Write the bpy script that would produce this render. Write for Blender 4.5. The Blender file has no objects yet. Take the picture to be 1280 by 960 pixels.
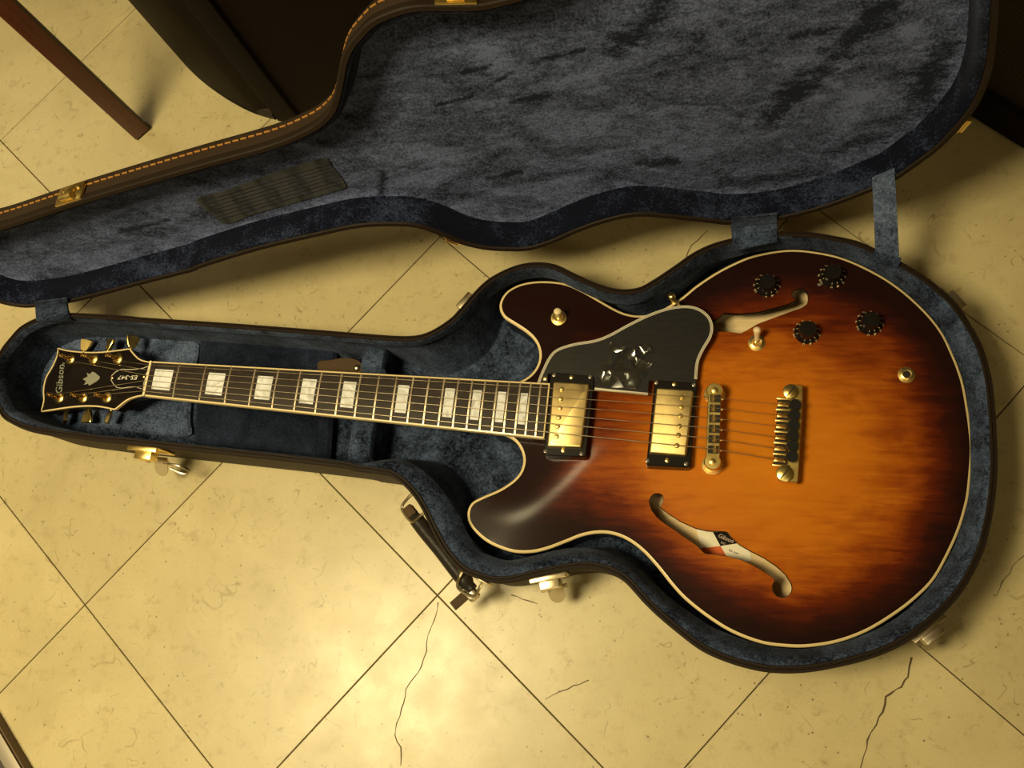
import bpy, bmesh, math, random
import numpy as np
from mathutils import Vector, Matrix
from mathutils.geometry import delaunay_2d_cdt, tessellate_polygon
random.seed(7)
rnd = random.random

# ------------------------------------------------------------------ camera
F = 1170.45
H = 1.01714
TILT, ROLL = .275991, .201398
RM = Matrix.Rotation(TILT, 3, 'X') @ Matrix.Rotation(ROLL, 3, 'Y')
scene = bpy.context.scene
cam_data = bpy.data.cameras.new('camera')
cam = bpy.data.objects.new('camera', cam_data)
scene.collection.objects.link(cam)
cam_data.sensor_width = 36
cam_data.lens = F / 1280 * 36
cam_data.clip_start = .02
M = RM.to_4x4(); M.translation = (0, 0, H)
cam.matrix_world = M
scene.camera = cam

# ------------------------------------------------------------------ light
world = bpy.data.worlds.new('world'); scene.world = world
world.use_nodes = True
world.node_tree.nodes['Background'].inputs[0].default_value = (1, .84, .6, 1)
world.node_tree.nodes['Background'].inputs[1].default_value = .03
scene.view_settings.view_transform = 'Standard'
scene.view_settings.look = 'None'
scene.view_settings.gamma = 1
scene.view_settings.exposure = -0.08

def area(name, loc, sx, sy, power, rz=0, col=(1, .83, .45)):
    l = bpy.data.lights.new(name, 'AREA'); l.shape = 'RECTANGLE'
    l.size = sx; l.size_y = sy; l.energy = power; l.color = col
    o = bpy.data.objects.new(name, l); scene.collection.objects.link(o)
    o.location = loc; o.rotation_euler = (0, 0, rz)
    return o
LAMPS = [((-.90, -.12, 1.92), .62, .46, 45, .4),
         ((-3.3, 2.15, 2.62), 1.2, .5, 13, .4),
         ((.6, -1.7, 2.62), 1.0, .5, 10, .4),
         ((-.615, .352, 1.92), .10, .10, 1.5, .4)]  # last one: unseen lamp, added to put a highlight on the guitar horn
for i, (l, a, b, p, rz) in enumerate(LAMPS):
    area('lamp_light', l, a, b, p, rz)

# ------------------------------------------------------------------ pixel -> place in the world (only used to measure positions)
CAM = Vector((0, 0, H))
def ray(u, v): return RM @ Vector((u - 640, 480 - v, -F))
def at(u, v, z):
    d = ray(u, v); t = (z - H) / d.z
    return CAM + d * t

# ------------------------------------------------------------------ helpers
C = scene.collection
W = {}
def V(*a): return Vector(a)
def empty(name, loc, label, cat, group=None):
    o = bpy.data.objects.new(name, None); C.objects.link(o)
    o.location = loc; W[o] = Vector(loc); o.empty_display_size = .02
    o['label'] = label; o['category'] = cat
    if group: o['group'] = group
    return o
def tag(o, label=None, cat=None, group=None, kind=None):
    if label: o['label'] = label
    if cat: o['category'] = cat
    if group: o['group'] = group
    if kind: o['kind'] = kind
    return o
def place(name, me, origin, parent=None):
    o = bpy.data.objects.new(name, me); C.objects.link(o)
    W[o] = Vector(origin)
    if parent is not None:
        o.parent = parent; o.location = W[o] - W[parent]
    else: o.location = W[o]
    return o
def mesh_obj(name, bm, mat, parent=None, smooth=True, origin=None, sharp=40, label=None):
    bmesh.ops.recalc_face_normals(bm, faces=bm.faces[:])
    if origin is None:
        cs = [v.co for v in bm.verts]
        origin = V((min(c.x for c in cs) + max(c.x for c in cs)) / 2, (min(c.y for c in cs) + max(c.y for c in cs)) / 2, min(c.z for c in cs))
    bmesh.ops.translate(bm, verts=bm.verts[:], vec=-origin)
    if smooth:
        for f in bm.faces: f.smooth = True
        for e in bm.edges:
            if len(e.link_faces) == 2 and e.calc_face_angle(0) > math.radians(sharp): e.smooth = False
    me = bpy.data.meshes.new(name)
    bm.to_mesh(me); bm.free()
    for m in (mat if isinstance(mat, (list, tuple)) else [mat]): me.materials.append(m)
    o = place(name, me, origin, parent)
    if label: o['label'] = label
    return o
def dup(o, origin, parent, name=None):
    c = place(name or o.name.split('.')[0], o.data, origin, parent)
    c.rotation_euler = o.rotation_euler
    return c

def cr(P, n=6, closed=True):
    P = [np.array(p, float) for p in P]; N = len(P); o = []
    for i in range(N if closed else N - 1):
        g = (lambda k: P[k % N]) if closed else (lambda k: P[min(max(k, 0), N - 1)])
        a, b, c, d = g(i - 1), g(i), g(i + 1), g(i + 2)
        for t in np.arange(n) / n:
            o.append(.5 * ((2 * b) + (-a + c) * t + (2 * a - 5 * b + 4 * c - d) * t * t + (-a + 3 * b - 3 * c + d) * t ** 3))
    if not closed: o.append(P[-1])
    return o
def resample(P, N, closed=True):
    P = np.array([list(p) for p in P], float)
    Q = np.vstack([P, P[:1]]) if closed else P
    s = np.concatenate([[0], np.cumsum(np.linalg.norm(np.diff(Q, axis=0), axis=1))])
    t = np.linspace(0, s[-1], N + 1)[:-1] if closed else np.linspace(0, s[-1], N)
    return np.stack([np.interp(t, s, Q[:, k]) for k in range(Q.shape[1])], 1)
def smooth_closed(a, k):
    ker = np.ones(2 * k + 1) / (2 * k + 1)
    return np.convolve(np.concatenate([a[-k:], a, a[:k]]), ker, 'valid')
def area2(P): x, y = P[:, 0], P[:, 1]; return .5 * np.sum(x * np.roll(y, -1) - y * np.roll(x, -1))
def inward(P):
    t = np.roll(P[:, :2], -2, 0) - np.roll(P[:, :2], 2, 0)
    t /= np.linalg.norm(t, axis=1)[:, None] + 1e-12
    n = np.stack([-t[:, 1], t[:, 0]], 1)
    return n if area2(P) > 0 else -n
def inside(x, y, P):
    xi, yi = P[:, 0], P[:, 1]; xj, yj = np.roll(xi, -1), np.roll(yi, -1)
    c = ((yi > y) != (yj > y)) & (x < (xj - xi) * (y - yi) / (yj - yi + 1e-15) + xi)
    return bool(np.count_nonzero(c) % 2)

def loft(bm, rings, closed=True, cap0=False, cap1=False, mi=0, attr=None):
    vs = [[bm.verts.new(Vector(p)) for p in r] for r in rings]
    n = len(vs[0])
    for a, b in zip(vs, vs[1:]):
        for i in range(n if closed else n - 1):
            j = (i + 1) % n
            f = bm.faces.new((a[i], a[j], b[j], b[i])); f.material_index = mi
    for r, c in ((vs[0], cap0), (vs[-1], cap1)):
        if c:
            if n < 30: f = bm.faces.new(r); f.material_index = mi
            else:
                for t in tessellate_polygon([[v.co for v in r]]):
                    try: f = bm.faces.new([r[k] for k in t]); f.material_index = mi
                    except ValueError: pass
    return vs
def frame(d, up=None):
    d = Vector(d).normalized()
    u = Vector(up) if up else (V(0, 0, 1) if abs(d.z) < .9 else V(1, 0, 0))
    a = d.cross(u).normalized(); b = a.cross(d).normalized()
    return a, b, d
def tube(bm, pts, r, n=8, caps=True):
    pts = [Vector(p) for p in pts]; rings = []
    for i, p in enumerate(pts):
        d = (pts[min(i + 1, len(pts) - 1)] - pts[max(i - 1, 0)])
        a, b, _ = frame(d)
        rr = r[i] if isinstance(r, (list, tuple)) else r
        rings.append([p + a * (rr * math.cos(2 * math.pi * k / n)) + b * (rr * math.sin(2 * math.pi * k / n)) for k in range(n)])
    loft(bm, rings, True, caps, caps)
def lathe(bm, base, axis, prof, n=20, cap0=True, cap1=True):
    """prof: (radius, distance along axis)"""
    a, b, d = frame(axis); base = Vector(base); rings = []
    for r, h in prof:
        rings.append([base + d * h + a * (r * math.cos(2 * math.pi * k / n)) + b * (r * math.sin(2 * math.pi * k / n)) for k in range(n)])
    loft(bm, rings, True, cap0, cap1)
def prism(bm, poly, z0, z1, bev=0):
    """poly: list of (x,y); z may be function of point"""
    f0 = z0 if callable(z0) else (lambda p: z0); f1 = z1 if callable(z1) else (lambda p: z1)
    P = np.array([[p[0], p[1]] for p in poly], float)
    if bev:
        t = np.roll(P, -1, 0) - P; t /= np.linalg.norm(t, axis=1)[:, None] + 1e-12
        nn = np.stack([-t[:, 1], t[:, 0]], 1) * (1 if area2(P) > 0 else -1)
        m = nn + np.roll(nn, 1, 0); m /= (np.sum(m * nn, 1)[:, None] + 1e-9)
        Q = P + m * bev
        rings = [[(p[0], p[1], f0(p)) for p in P], [(p[0], p[1], f1(p) - bev) for p in P], [(q[0], q[1], f1(p)) for p, q in zip(P, Q)]]
    else: rings = [[(p[0], p[1], f0(p)) for p in P], [(p[0], p[1], f1(p)) for p in P]]
    loft(bm, rings, True, True, True)
def obox(bm, c, ax, ay, az, bev=0):
    """box with centre c and half axis vectors"""
    c, ax, ay, az = map(Vector, (c, ax, ay, az))
    vs = {}
    for i in (-1, 1):
        for j in (-1, 1):
            for k in (-1, 1): vs[i, j, k] = bm.verts.new(c + ax * i + ay * j + az * k)
    fs = []
    for q in (((-1,-1,-1),(-1,1,-1),(1,1,-1),(1,-1,-1)), ((-1,-1,1),(1,-1,1),(1,1,1),(-1,1,1)), ((-1,-1,-1),(1,-1,-1),(1,-1,1),(-1,-1,1)),
              ((-1,1,-1),(-1,1,1),(1,1,1),(1,1,-1)), ((-1,-1,-1),(-1,-1,1),(-1,1,1),(-1,1,-1)), ((1,-1,-1),(1,1,-1),(1,1,1),(1,-1,1))):
        fs.append(bm.faces.new([vs[k] for k in q]))
    if bev:
        es = list({e for f in fs for e in f.edges})
        bmesh.ops.bevel(bm, geom=es, offset=bev, segments=2, affect='EDGES', profile=.5)
def NB(): return bmesh.new()
def q2(px, z): return [at(u, v, z) for u, v in px]

# ------------------------------------------------------------------ materials
def mat(name, col, rough=.5, metal=0, **k):
    m = bpy.data.materials.new(name); m.use_nodes = True
    b = m.node_tree.nodes['Principled BSDF']
    b.inputs['Base Color'].default_value = (*col, 1); b.inputs['Roughness'].default_value = rough
    b.inputs['Metallic'].default_value = metal
    for kk, v in k.items(): b.inputs[kk.replace('_', ' ')].default_value = v
    return m
class G:
    def __init__(s, m): s.t = m.node_tree; s.N = s.t.nodes; s.L = s.t.links; s.b = s.N['Principled BSDF']
    def n(s, t, **k):
        x = s.N.new(t)
        for a, v in k.items():
            if hasattr(x, a): setattr(x, a, v)
            else: x.inputs[a.replace('_', ' ')].default_value = v
        return x
    def l(s, a, b): s.L.new(a, b)
    def coord(s, scale=(1, 1, 1), rot=(0, 0, 0), kind='Position'):
        if kind == 'Position': g = s.n('ShaderNodeNewGeometry').outputs['Position']
        else: g = s.n('ShaderNodeTexCoord').outputs[kind]
        m = s.n('ShaderNodeMapping'); m.inputs['Scale'].default_value = scale; m.inputs['Rotation'].default_value = rot
        s.l(g, m.inputs[0]); return m.outputs[0]
    def noise(s, vec, scale, detail=4, rough=.55, dist=0):
        x = s.n('ShaderNodeTexNoise'); x.inputs['Scale'].default_value = scale; x.inputs['Detail'].default_value = detail
        x.inputs['Roughness'].default_value = rough; x.inputs['Distortion'].default_value = dist
        s.l(vec, x.inputs['Vector']); return x.outputs['Fac']
    def ramp(s, fac, stops):
        x = s.n('ShaderNodeValToRGB'); e = x.color_ramp.elements
        while len(e) < len(stops): e.new(.5)
        for i, (p, c) in enumerate(stops):
            e[i].position = p; e[i].color = (*c, 1) if len(c) == 3 else c
        s.l(fac, x.inputs[0]); return x.outputs[0]
    def mix(s, fac, a, b, mode='MIX'):
        x = s.n('ShaderNodeMix'); x.data_type = 'RGBA'; x.blend_type = mode
        for i, v in ((0, fac), (6, a), (7, b)):
            if hasattr(v, 'links') or hasattr(v, 'is_linked'): s.l(v, x.inputs[i])
            else: x.inputs[i].default_value = v if i == 0 else (*v, 1)
        return x.outputs[2]
    def math(s, op, a, b=0):
        x = s.n('ShaderNodeMath'); x.operation = op
        for i, v in ((0, a), (1, b)):
            if hasattr(v, 'is_linked'): s.l(v, x.inputs[i])
            else: x.inputs[i].default_value = v
        return x.outputs[0]
    def bump(s, h, st, dist=.001):
        x = s.n('ShaderNodeBump'); x.inputs['Strength'].default_value = st; x.inputs['Distance'].default_value = dist
        s.l(h, x.inputs['Height']); s.l(x.outputs[0], s.b.inputs['Normal'])
    def col(s, c): s.l(c, s.b.inputs['Base Color'])
    def rough(s, c): s.l(c, s.b.inputs['Roughness'])

def g3(v): return (v, v, v)
def velvet(name, dark, light, lo=.38, hi=.62, stretch=(1, 1, 1), rot=(0, 0, 0), big=14, marks=()):
    m = mat(name, dark, .95); g = G(m)
    g.b.inputs['Sheen Weight'].default_value = .08; g.b.inputs['Sheen Roughness'].default_value = .5
    g.b.inputs['Sheen Tint'].default_value = (.6, .7, 1, 1)
    g.b.inputs['Specular IOR Level'].default_value = .1
    v = g.coord(stretch, rot)
    a = g.noise(v, big, 6, .62, .8); b = g.noise(v, big * 6, 6, .75, .3); c = g.noise(g.coord(), 420, 3, .7)
    s = g.math('ADD', g.math('MULTIPLY', a, .40), g.math('ADD', g.math('MULTIPLY', b, .26), g.math('MULTIPLY', c, .34)))
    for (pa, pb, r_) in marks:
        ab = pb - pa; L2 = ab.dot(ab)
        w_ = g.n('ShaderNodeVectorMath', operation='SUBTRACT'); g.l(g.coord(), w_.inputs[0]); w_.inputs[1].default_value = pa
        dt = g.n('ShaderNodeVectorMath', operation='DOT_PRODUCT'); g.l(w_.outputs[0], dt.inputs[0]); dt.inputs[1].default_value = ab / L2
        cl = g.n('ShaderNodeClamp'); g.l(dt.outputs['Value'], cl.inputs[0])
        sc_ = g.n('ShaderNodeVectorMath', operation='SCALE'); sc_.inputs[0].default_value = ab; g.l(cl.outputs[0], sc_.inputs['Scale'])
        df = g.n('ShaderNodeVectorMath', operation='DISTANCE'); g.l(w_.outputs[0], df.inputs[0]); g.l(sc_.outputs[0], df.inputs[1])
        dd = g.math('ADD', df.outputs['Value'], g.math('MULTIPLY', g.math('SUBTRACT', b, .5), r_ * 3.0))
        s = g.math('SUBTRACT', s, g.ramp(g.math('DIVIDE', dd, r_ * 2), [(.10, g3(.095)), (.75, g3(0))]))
    g.col(g.ramp(s, [(lo, dark), ((lo + hi) / 2, tuple((x + y) * .42 for x, y in zip(dark, light))), (hi, light)]))
    g.bump(g.math('ADD', b, c), .5, .0015)
    return m
M_vel = velvet('navy_velvet', (.0022, .0032, .010), (.078, .112, .205), .425, .60)
M_velPad = velvet('light_velvet', (.008, .013, .032), (.14, .19, .33), .40, .60)
M_velDark = velvet('dark_velvet', (.002, .003, .009), (.022, .031, .062))
M_velSide = velvet('dark_side_velvet', (.0025, .0035, .011), (.050, .070, .15), .50, .66, big=9)  # lid wall copy: colour darkened for nap direction and shade below the rim

def tolex(name, col):
    m = mat(name, col, .6, Specular_IOR_Level=.14); g = G(m)
    v = g.coord(); a = g.noise(v, 500, 3); b = g.noise(v, 25, 4)
    g.col(g.mix(b, tuple(c * .8 for c in col), tuple(c * 1.25 for c in col)))
    g.bump(a, .6, .0006); return m
M_tolex = tolex('brown_tolex', (.034, .022, .014))
M_piping = tolex('dark_piping', (.020, .013, .009))
M_groove = mat('black_groove', (.006, .005, .004), .7)
M_stitch = mat('orange_thread', (.42, .19, .035), .8)

def metal(name, col, rough):
    m = mat(name, col, rough, 1); g = G(m)
    a = g.noise(g.coord(), 60, 3); g.rough(g.ramp(a, [(.3, g3(rough * .85)), (.7, g3(min(1, rough * 1.2)))]))
    return m
M_gold = metal('gold_plate', (.98, .74, .28), .30)
M_goldworn = metal('worn_gold_cover', (.66, .50, .22), .42)
M_brass = metal('brassy_nickel', (.80, .68, .45), .3)
M_nickel = metal('nickel', (.62, .55, .44), .3)
M_copper = metal('tuner_gold', (.90, .55, .18), .25)
M_cream = mat('aged_cream_binding', (.80, .63, .33), .35, Coat_Weight=.4)
M_black = mat('gloss_black_plastic', (.008, .007, .007), .22)
M_blacksat = mat('satin_black', (.008, .0075, .0075), .45, Specular_IOR_Level=.25)
M_white = mat('white_lettering', (.66, .60, .47), .5)
M_numer = mat('gilt_numerals', (.62, .50, .26), .4)
M_tip = mat('cream_switch_tip', (.82, .66, .40), .3)
M_leather = tolex('black_leather', (.022, .018, .015)); G(M_leather).b.inputs['Roughness'].default_value = .35
M_brownleather = tolex('brown_leather', (.07, .042, .02))
M_hasp = mat('pale_hasp', (.75, .62, .36), .42, .75)
M_grey = mat('screw_grey', (.25, .22, .19), .35, .8)

m = mat('pickguard_black', (.016, .016, .017), .33); g = G(m)
g.col(g.ramp(g.noise(g.coord((1, 6, 1)), 60, 4), [(.3, (.008, .008, .009)), (.75, (.017, .0165, .0165))]))
g.bump(g.noise(g.coord(), 40, 3), .03); M_guard = m

m = mat('pearloid', (.8, .78, .68), .18, Coat_Weight=.6); g = G(m)
v = g.coord((1, 1, 1)); a = g.noise(v, 22, 3, .5, 2.0)
g.col(g.ramp(a, [(.30, (.50, .50, .48)), (.45, (.86, .88, .92)), (.55, (.64, .65, .64)), (.7, (.92, .94, .98))])); M_pearl = m

m = mat('dark_rosewood', (.03, .02, .014), .5, Specular_IOR_Level=.25); g = G(m)
a = g.noise(g.coord((1, 14, 14), (0, 0, .08)), 40, 4)
g.col(g.ramp(a, [(.3, (.014, .009, .007)), (.7, (.034, .023, .016))])); M_board = m
m = mat('head_black_lacquer', (.010, .007, .006), .3, Specular_IOR_Level=.25); M_head = m

# sunburst lacquer: colour follows a painted-in attribute of the wood itself
m = mat('sunburst_maple', (.5, .2, .03), .4, Coat_Weight=.24, Coat_Roughness=.12, Specular_IOR_Level=.03); g = G(m)
at_ = g.n('ShaderNodeAttribute'); at_.attribute_name = 'burst'
grain = g.noise(g.coord((2.2, 16, 3), (0, 0, .09)), 9, 6, .6, .6)
blot = g.noise(g.coord((1, 1.6, 1), (0, 0, .09)), 16, 5, .6, .5)
f = g.math('ADD', at_.outputs['Fac'], g.math('ADD', g.math('MULTIPLY', g.math('SUBTRACT', grain, .5), .32), g.math('MULTIPLY', g.math('SUBTRACT', blot, .5), .34)))
g.col(g.ramp(f, [(.0, (.60, .205, .014)), (.28, (.50, .145, .010)), (.45, (.29, .062, .006)), (.60, (.110, .017, .004)), (.76, (.036, .0075, .005)), (.92, (.015, .0052, .0042))]))
M_burst = m
M_side = mat('dark_side_lacquer', (.008, .004, .004), .3, Specular_IOR_Level=.3)
m = mat('raw_maple_inside', (.66, .50, .28), .7); g = G(m)
g.col(g.ramp(g.noise(g.coord((1, 9, 1), (0, 0, .3)), 30, 4), [(.3, (.72, .54, .29)), (.7, (.84, .66, .38))])); M_inner = m
M_label = mat('label_paper', (.88, .82, .66), .8); M_orange = mat('label_orange', (.65, .13, .03), .8)

# floor
m = mat('waxed_vinyl_tile', (.6, .5, .3), .3); g = G(m)
v = g.coord(); oi = g.n('ShaderNodeObjectInfo').outputs['Random']
a = g.noise(v, 7, 6, .6, .4); b = g.noise(v, 55, 6, .7); c = g.noise(v, 260, 3, .7)
base = g.ramp(a, [(.28, (.48, .400, .215)), (.52, (.555, .470, .258)), (.75, (.61, .525, .30))])
base = g.mix(g.ramp(b, [(.32, g3(.55)), (.46, g3(0))]), base, (.40, .31, .16)); base = g.mix(g.ramp(c, [(.30, g3(.35)), (.42, g3(0))]), base, (.36, .27, .14))
def hair(sc, th, dist, st, mk, off):
    vv = g.coord((1, 1, 1), (0, 0, off)); n_ = g.noise(vv, sc, 2.5, .5, dist)
    ln = g.ramp(n_, [(th - .006, g3(0)), (th, g3(st)), (th + .006, g3(0))])
    return g.math('MULTIPLY', ln, g.ramp(g.noise(g.coord((1, 1, 1), (0, 0, off * 2 + 1)), sc * 1.7, 3), [(mk, g3(0)), (mk + .05, g3(1))]))
for a_ in ((16, .50, 1.2, .8, .56, .3), (23, .53, .3, .7, .57, 1.1), (34, .47, 2.0, .7, .56, 2.0), (9, .52, .4, .55, .57, 2.9)):
    base = g.mix(hair(*a_), base, (.24, .17, .08))
vo = g.n('ShaderNodeTexVoronoi'); vo.inputs['Scale'].default_value = 85; g.l(v, vo.inputs['Vector'])
spk = g.ramp(vo.outputs['Distance'], [(.05, g3(1)), (.12, g3(0))])
spk = g.math('MULTIPLY', spk, g.ramp(g.noise(v, 12, 2), [(.47, g3(0)), (.53, g3(.85))]))
base = g.mix(spk, base, (.14, .10, .05))
hs = g.n('ShaderNodeHueSaturation'); g.l(base, hs.inputs['Color']); g.l(g.math('ADD', g.math('MULTIPLY', oi, .12), .94), hs.inputs['Value'])
g.col(hs.outputs[0])
g.rough(g.ramp(g.noise(v, 20, 5), [(.3, g3(.29)), (.7, g3(.38))]))
g.bump(g.noise(v, 30, 5), .06, .002); M_tile = m
M_grout = mat('dark_tile_joint', (.05, .035, .02), .8)
M_crack = mat('tile_crack_dirt', (.10, .07, .035), .9)

m = mat('red_brown_wood', (.20, .045, .018), .4); g = G(m)
g.col(g.ramp(g.noise(g.coord((14, 14, 1)), 12, 5), [(.3, (.085, .020, .009)), (.7, (.15, .036, .015))])); M_redwood = m
M_darkwood = mat('dark_wood_side', (.03, .02, .012), .5)
M_amp = tolex('dark_brown_vinyl', (.010, .006, .004))
M_ampband = tolex('grey_black_corner', (.015, .011, .0085))
for m in (M_amp, M_ampband): G(m).b.inputs['Specular IOR Level'].default_value = .06
m = mat('ribbed_grille_cloth', (.06, .045, .025), .6); g = G(m)
wv = g.n('ShaderNodeTexWave'); wv.bands_direction = 'Z'; wv.inputs['Scale'].default_value = 130
g.l(g.coord(), wv.inputs['Vector'])
g.col(g.ramp(wv.outputs['Fac'], [(.3, (.009, .006, .004)), (.7, (.042, .029, .016))])); g.bump(wv.outputs['Fac'], .6, .001); G(m).b.inputs['Specular IOR Level'].default_value = .08; M_grille = m
m = mat('woven_dark_grille', (.03, .02, .012), .7); g = G(m)
ck = g.n('ShaderNodeTexChecker'); ck.inputs['Scale'].default_value = 420; g.l(g.coord(), ck.inputs['Vector'])
g.col(g.mix(ck.outputs['Fac'], (.012, .008, .006), (.055, .038, .024))); M_weave = m
m = bpy.data.materials.new('clear_film'); m.use_nodes = True; t = m.node_tree
t.nodes.remove(t.nodes['Principled BSDF']); tr = t.nodes.new('ShaderNodeBsdfTransparent'); gl = t.nodes.new('ShaderNodeBsdfGlossy')
gl.inputs['Roughness'].default_value = .18; tr.inputs[0].default_value = (.93, .92, .9, 1); mx = t.nodes.new('ShaderNodeMixShader')
mx.inputs[0].default_value = .22
t.links.new(tr.outputs[0], mx.inputs[1]); t.links.new(gl.outputs[0], mx.inputs[2]); t.links.new(mx.outputs[0], t.nodes['Material Output'].inputs[0]); M_film = m
M_wall = mat('painted_wall', (.32, .27, .20), .9); M_ceil = mat('ceiling_white', (.55, .50, .42), .9)
M_string = metal('string_steel', (.80, .68, .50), .3)

# ------------------------------------------------------------------ room
def struct(name, bm, m): o = mesh_obj(name, bm, m, smooth=False); o['kind'] = 'structure'; return o
RX0, RX1, RY0, RY1, RZ = -4.2, 3.2, -3.2, 4.0, 2.7
bm = NB(); obox(bm, ((RX0 + RX1) / 2, (RY0 + RY1) / 2, -.0270), ((RX1 - RX0) / 2, 0, 0), (0, (RY1 - RY0) / 2, 0), (0, 0, .0245))
floor = struct('floor', bm, M_grout)
bm = NB(); obox(bm, ((RX0 + RX1) / 2, (RY0 + RY1) / 2, RZ + .025), ((RX1 - RX0) / 2, 0, 0), (0, (RY1 - RY0) / 2, 0), (0, 0, .025))
struct('ceiling', bm, M_ceil)
for nm, c, a, b in (('wall_left', (RX0 - .03, (RY0 + RY1) / 2, RZ / 2), (.03, 0, 0), (0, (RY1 - RY0) / 2, 0)),
                    ('wall_right', (RX1 + .03, (RY0 + RY1) / 2, RZ / 2), (.03, 0, 0), (0, (RY1 - RY0) / 2, 0)),
                    ('wall_back', ((RX0 + RX1) / 2, RY1 + .03, RZ / 2), ((RX1 - RX0) / 2, 0, 0), (0, .03, 0)),
                    ('wall_front', ((RX0 + RX1) / 2, RY0 - .03, RZ / 2), ((RX1 - RX0) / 2, 0, 0), (0, .03, 0))):
    bm = NB(); obox(bm, c, a, b, (0, 0, RZ / 2)); struct(nm, bm, M_wall)
# lamp housings on the ceiling, plus one for the added highlight lamp
for i, (l, a, b, p, rz) in enumerate(LAMPS):
    bm = NB(); c, s = math.cos(rz), math.sin(rz)
    obox(bm, (l[0], l[1], l[2] + .042), ((a / 2 + .03) * c, (a / 2 + .03) * s, 0), (-(b / 2 + .03) * s, (b / 2 + .03) * c, 0), (0, 0, .038), .006)
    if l[2] < 2.5: tube(bm, [(l[0], l[1], l[2] + .07), (l[0], l[1], RZ)], .006, 8)
    o = mesh_obj('ceiling_light', bm, M_ceil, smooth=False)
    tag(o, ['white pendant light hanging on a rod over the left part of the case', 'white ceiling light housing farthest to the back left', 'white ceiling light housing at the front right of the room', 'small unseen lamp added for the guitar horn highlight, above the middle of the case lid'][i], 'ceiling light')

# tiles, 12 inch squares laid diagonally
T = .3048; PHI = .85488; OX, OY = -.457295, -1.160853
ca, sa = math.cos(PHI), math.sin(PHI)
def gridpt(a, b):  # a along up-right, b along down-right
    return V(ca * a + sa * b, sa * a - ca * b, 0)
hh = T / 2 - .00055
bm = NB()
vs = [gridpt(x * hh, y * hh) for x, y in ((-1, -1), (-1, 1), (1, 1), (1, -1))]
prism(bm, [(v.x, v.y) for v in vs], -.0025, 0, .0006)
tile0 = mesh_obj('floor_tile', bm, M_tile, None, smooth=False, origin=V(0, 0, 0)); tme = tile0.data
bpy.data.objects.remove(tile0)
bmf = NB()
for i in range(-20, 24):
    for j in range(-20, 24):
        p = gridpt(OX + (i + .5) * T, OY + (j + .5) * T)
        if -1.9 < p.x < 1.3 and -1.2 < p.y < 1.8: place('floor_tile', tme, V(p.x, p.y, 0), floor)
        elif RX0 + .22 < p.x < RX1 - .22 and RY0 + .22 < p.y < RY1 - .22:
            f = bmf.faces.new([bmf.verts.new(p + v - V(0, 0, .0002)) for v in vs])
o = mesh_obj('far_tiles', bmf, M_tile, floor, smooth=False); o['kind'] = 'stuff'
def crack(px, w=.0011):
    P = [at(u, v, 0) for u, v in px]; Q = []
    for a, b in zip(P, P[1:]):
        n = max(2, int((b - a).length / .006))
        for k in range(n):
            q = a.lerp(b, k / n); q += V((rnd() - .5) * .0022, (rnd() - .5) * .0022, 0); Q.append(q)
    Q.append(P[-1]); bm = NB(); L = []; Rr = []
    for k, q in enumerate(Q):
        d = (Q[min(k + 1, len(Q) - 1)] - Q[max(k - 1, 0)]).normalized(); n = V(-d.y, d.x, 0); ww = w * (.5 + rnd()) / 2
        L.append(q + n * ww + V(0, 0, .00015)); Rr.append(q - n * ww + V(0, 0, .00015))
    loft(bm, [L, Rr], False); o = mesh_obj('crack', bm, M_crack, floor, smooth=False)
crack([(548, 752), (544, 775), (535, 795), (533, 815), (522, 840), (508, 862), (503, 885), (496, 905), (493, 920), (501, 935), (501, 957)], .0009)
crack([(1140, 822), (1136, 845), (1128, 858), (1107, 872), (1104, 890), (1094, 905), (1085, 925), (1081, 945), (1075, 962)], .0015)
crack([(1285, 690), (1272, 702), (1262, 716), (1252, 728), (1246, 745)], .0009)
crack([(884, 288), (874, 300), (864, 306), (857, 322), (852, 332)], .0009)
crack([(682, 873), (700, 865), (716, 858), (736, 850)], .0008)
crack([(640, 744), (652, 749), (672, 755)], .0008)

# ------------------------------------------------------------------ measured outlines (pixels of the photograph)
rim = [(-12,478),(-9,455),(0,436),(12.5,420),(25,407),(45,396.5),(68,391),(92,390),(160,394),(180,396),(280,402.5),(380,410),(467,417),(500,419),(521,418),(539,412),(561,398),(575,384),(593,363),(612,346),(640,332),(666,326.6),(693,329),(719,341),(746,353),(772,360),(797,358.5),(815.6,349),(831,339),(847,328),(862.5,317),(878,308.4),(894,302),(914,296.7),(943,290),(972,287.3),(1011,288.6),(1046,294),(1077,301.7),(1123,323.5),(1160,346),(1179,361.5),(1194,375),(1208,394),(1223,419),(1233,442),(1241.7,477),(1246,520),(1248,563),(1248,590),(1245,625),(1239,659),(1229,694),(1205,739),(1171,776),(1130,806),(1085,825),(1029,838),(991,842),(954,840),(916,830.6),(879,815),(850,794),(822,770.6),(803,752),(781,728),(762,717),(737,711),(709,713),(666,722),(640,728),(616,728.7),(590,721),(577,715),(565,703.6),(551,685),(537,659),(525,634),(510,613),(492.5,598),(477.5,593),(440,588),(430,585),(355,576),(280,568),(160,555),(125,552),(87.5,547),(56,543),(31,537.5),(12.5,529),(0,520),(-9,500)]
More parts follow.
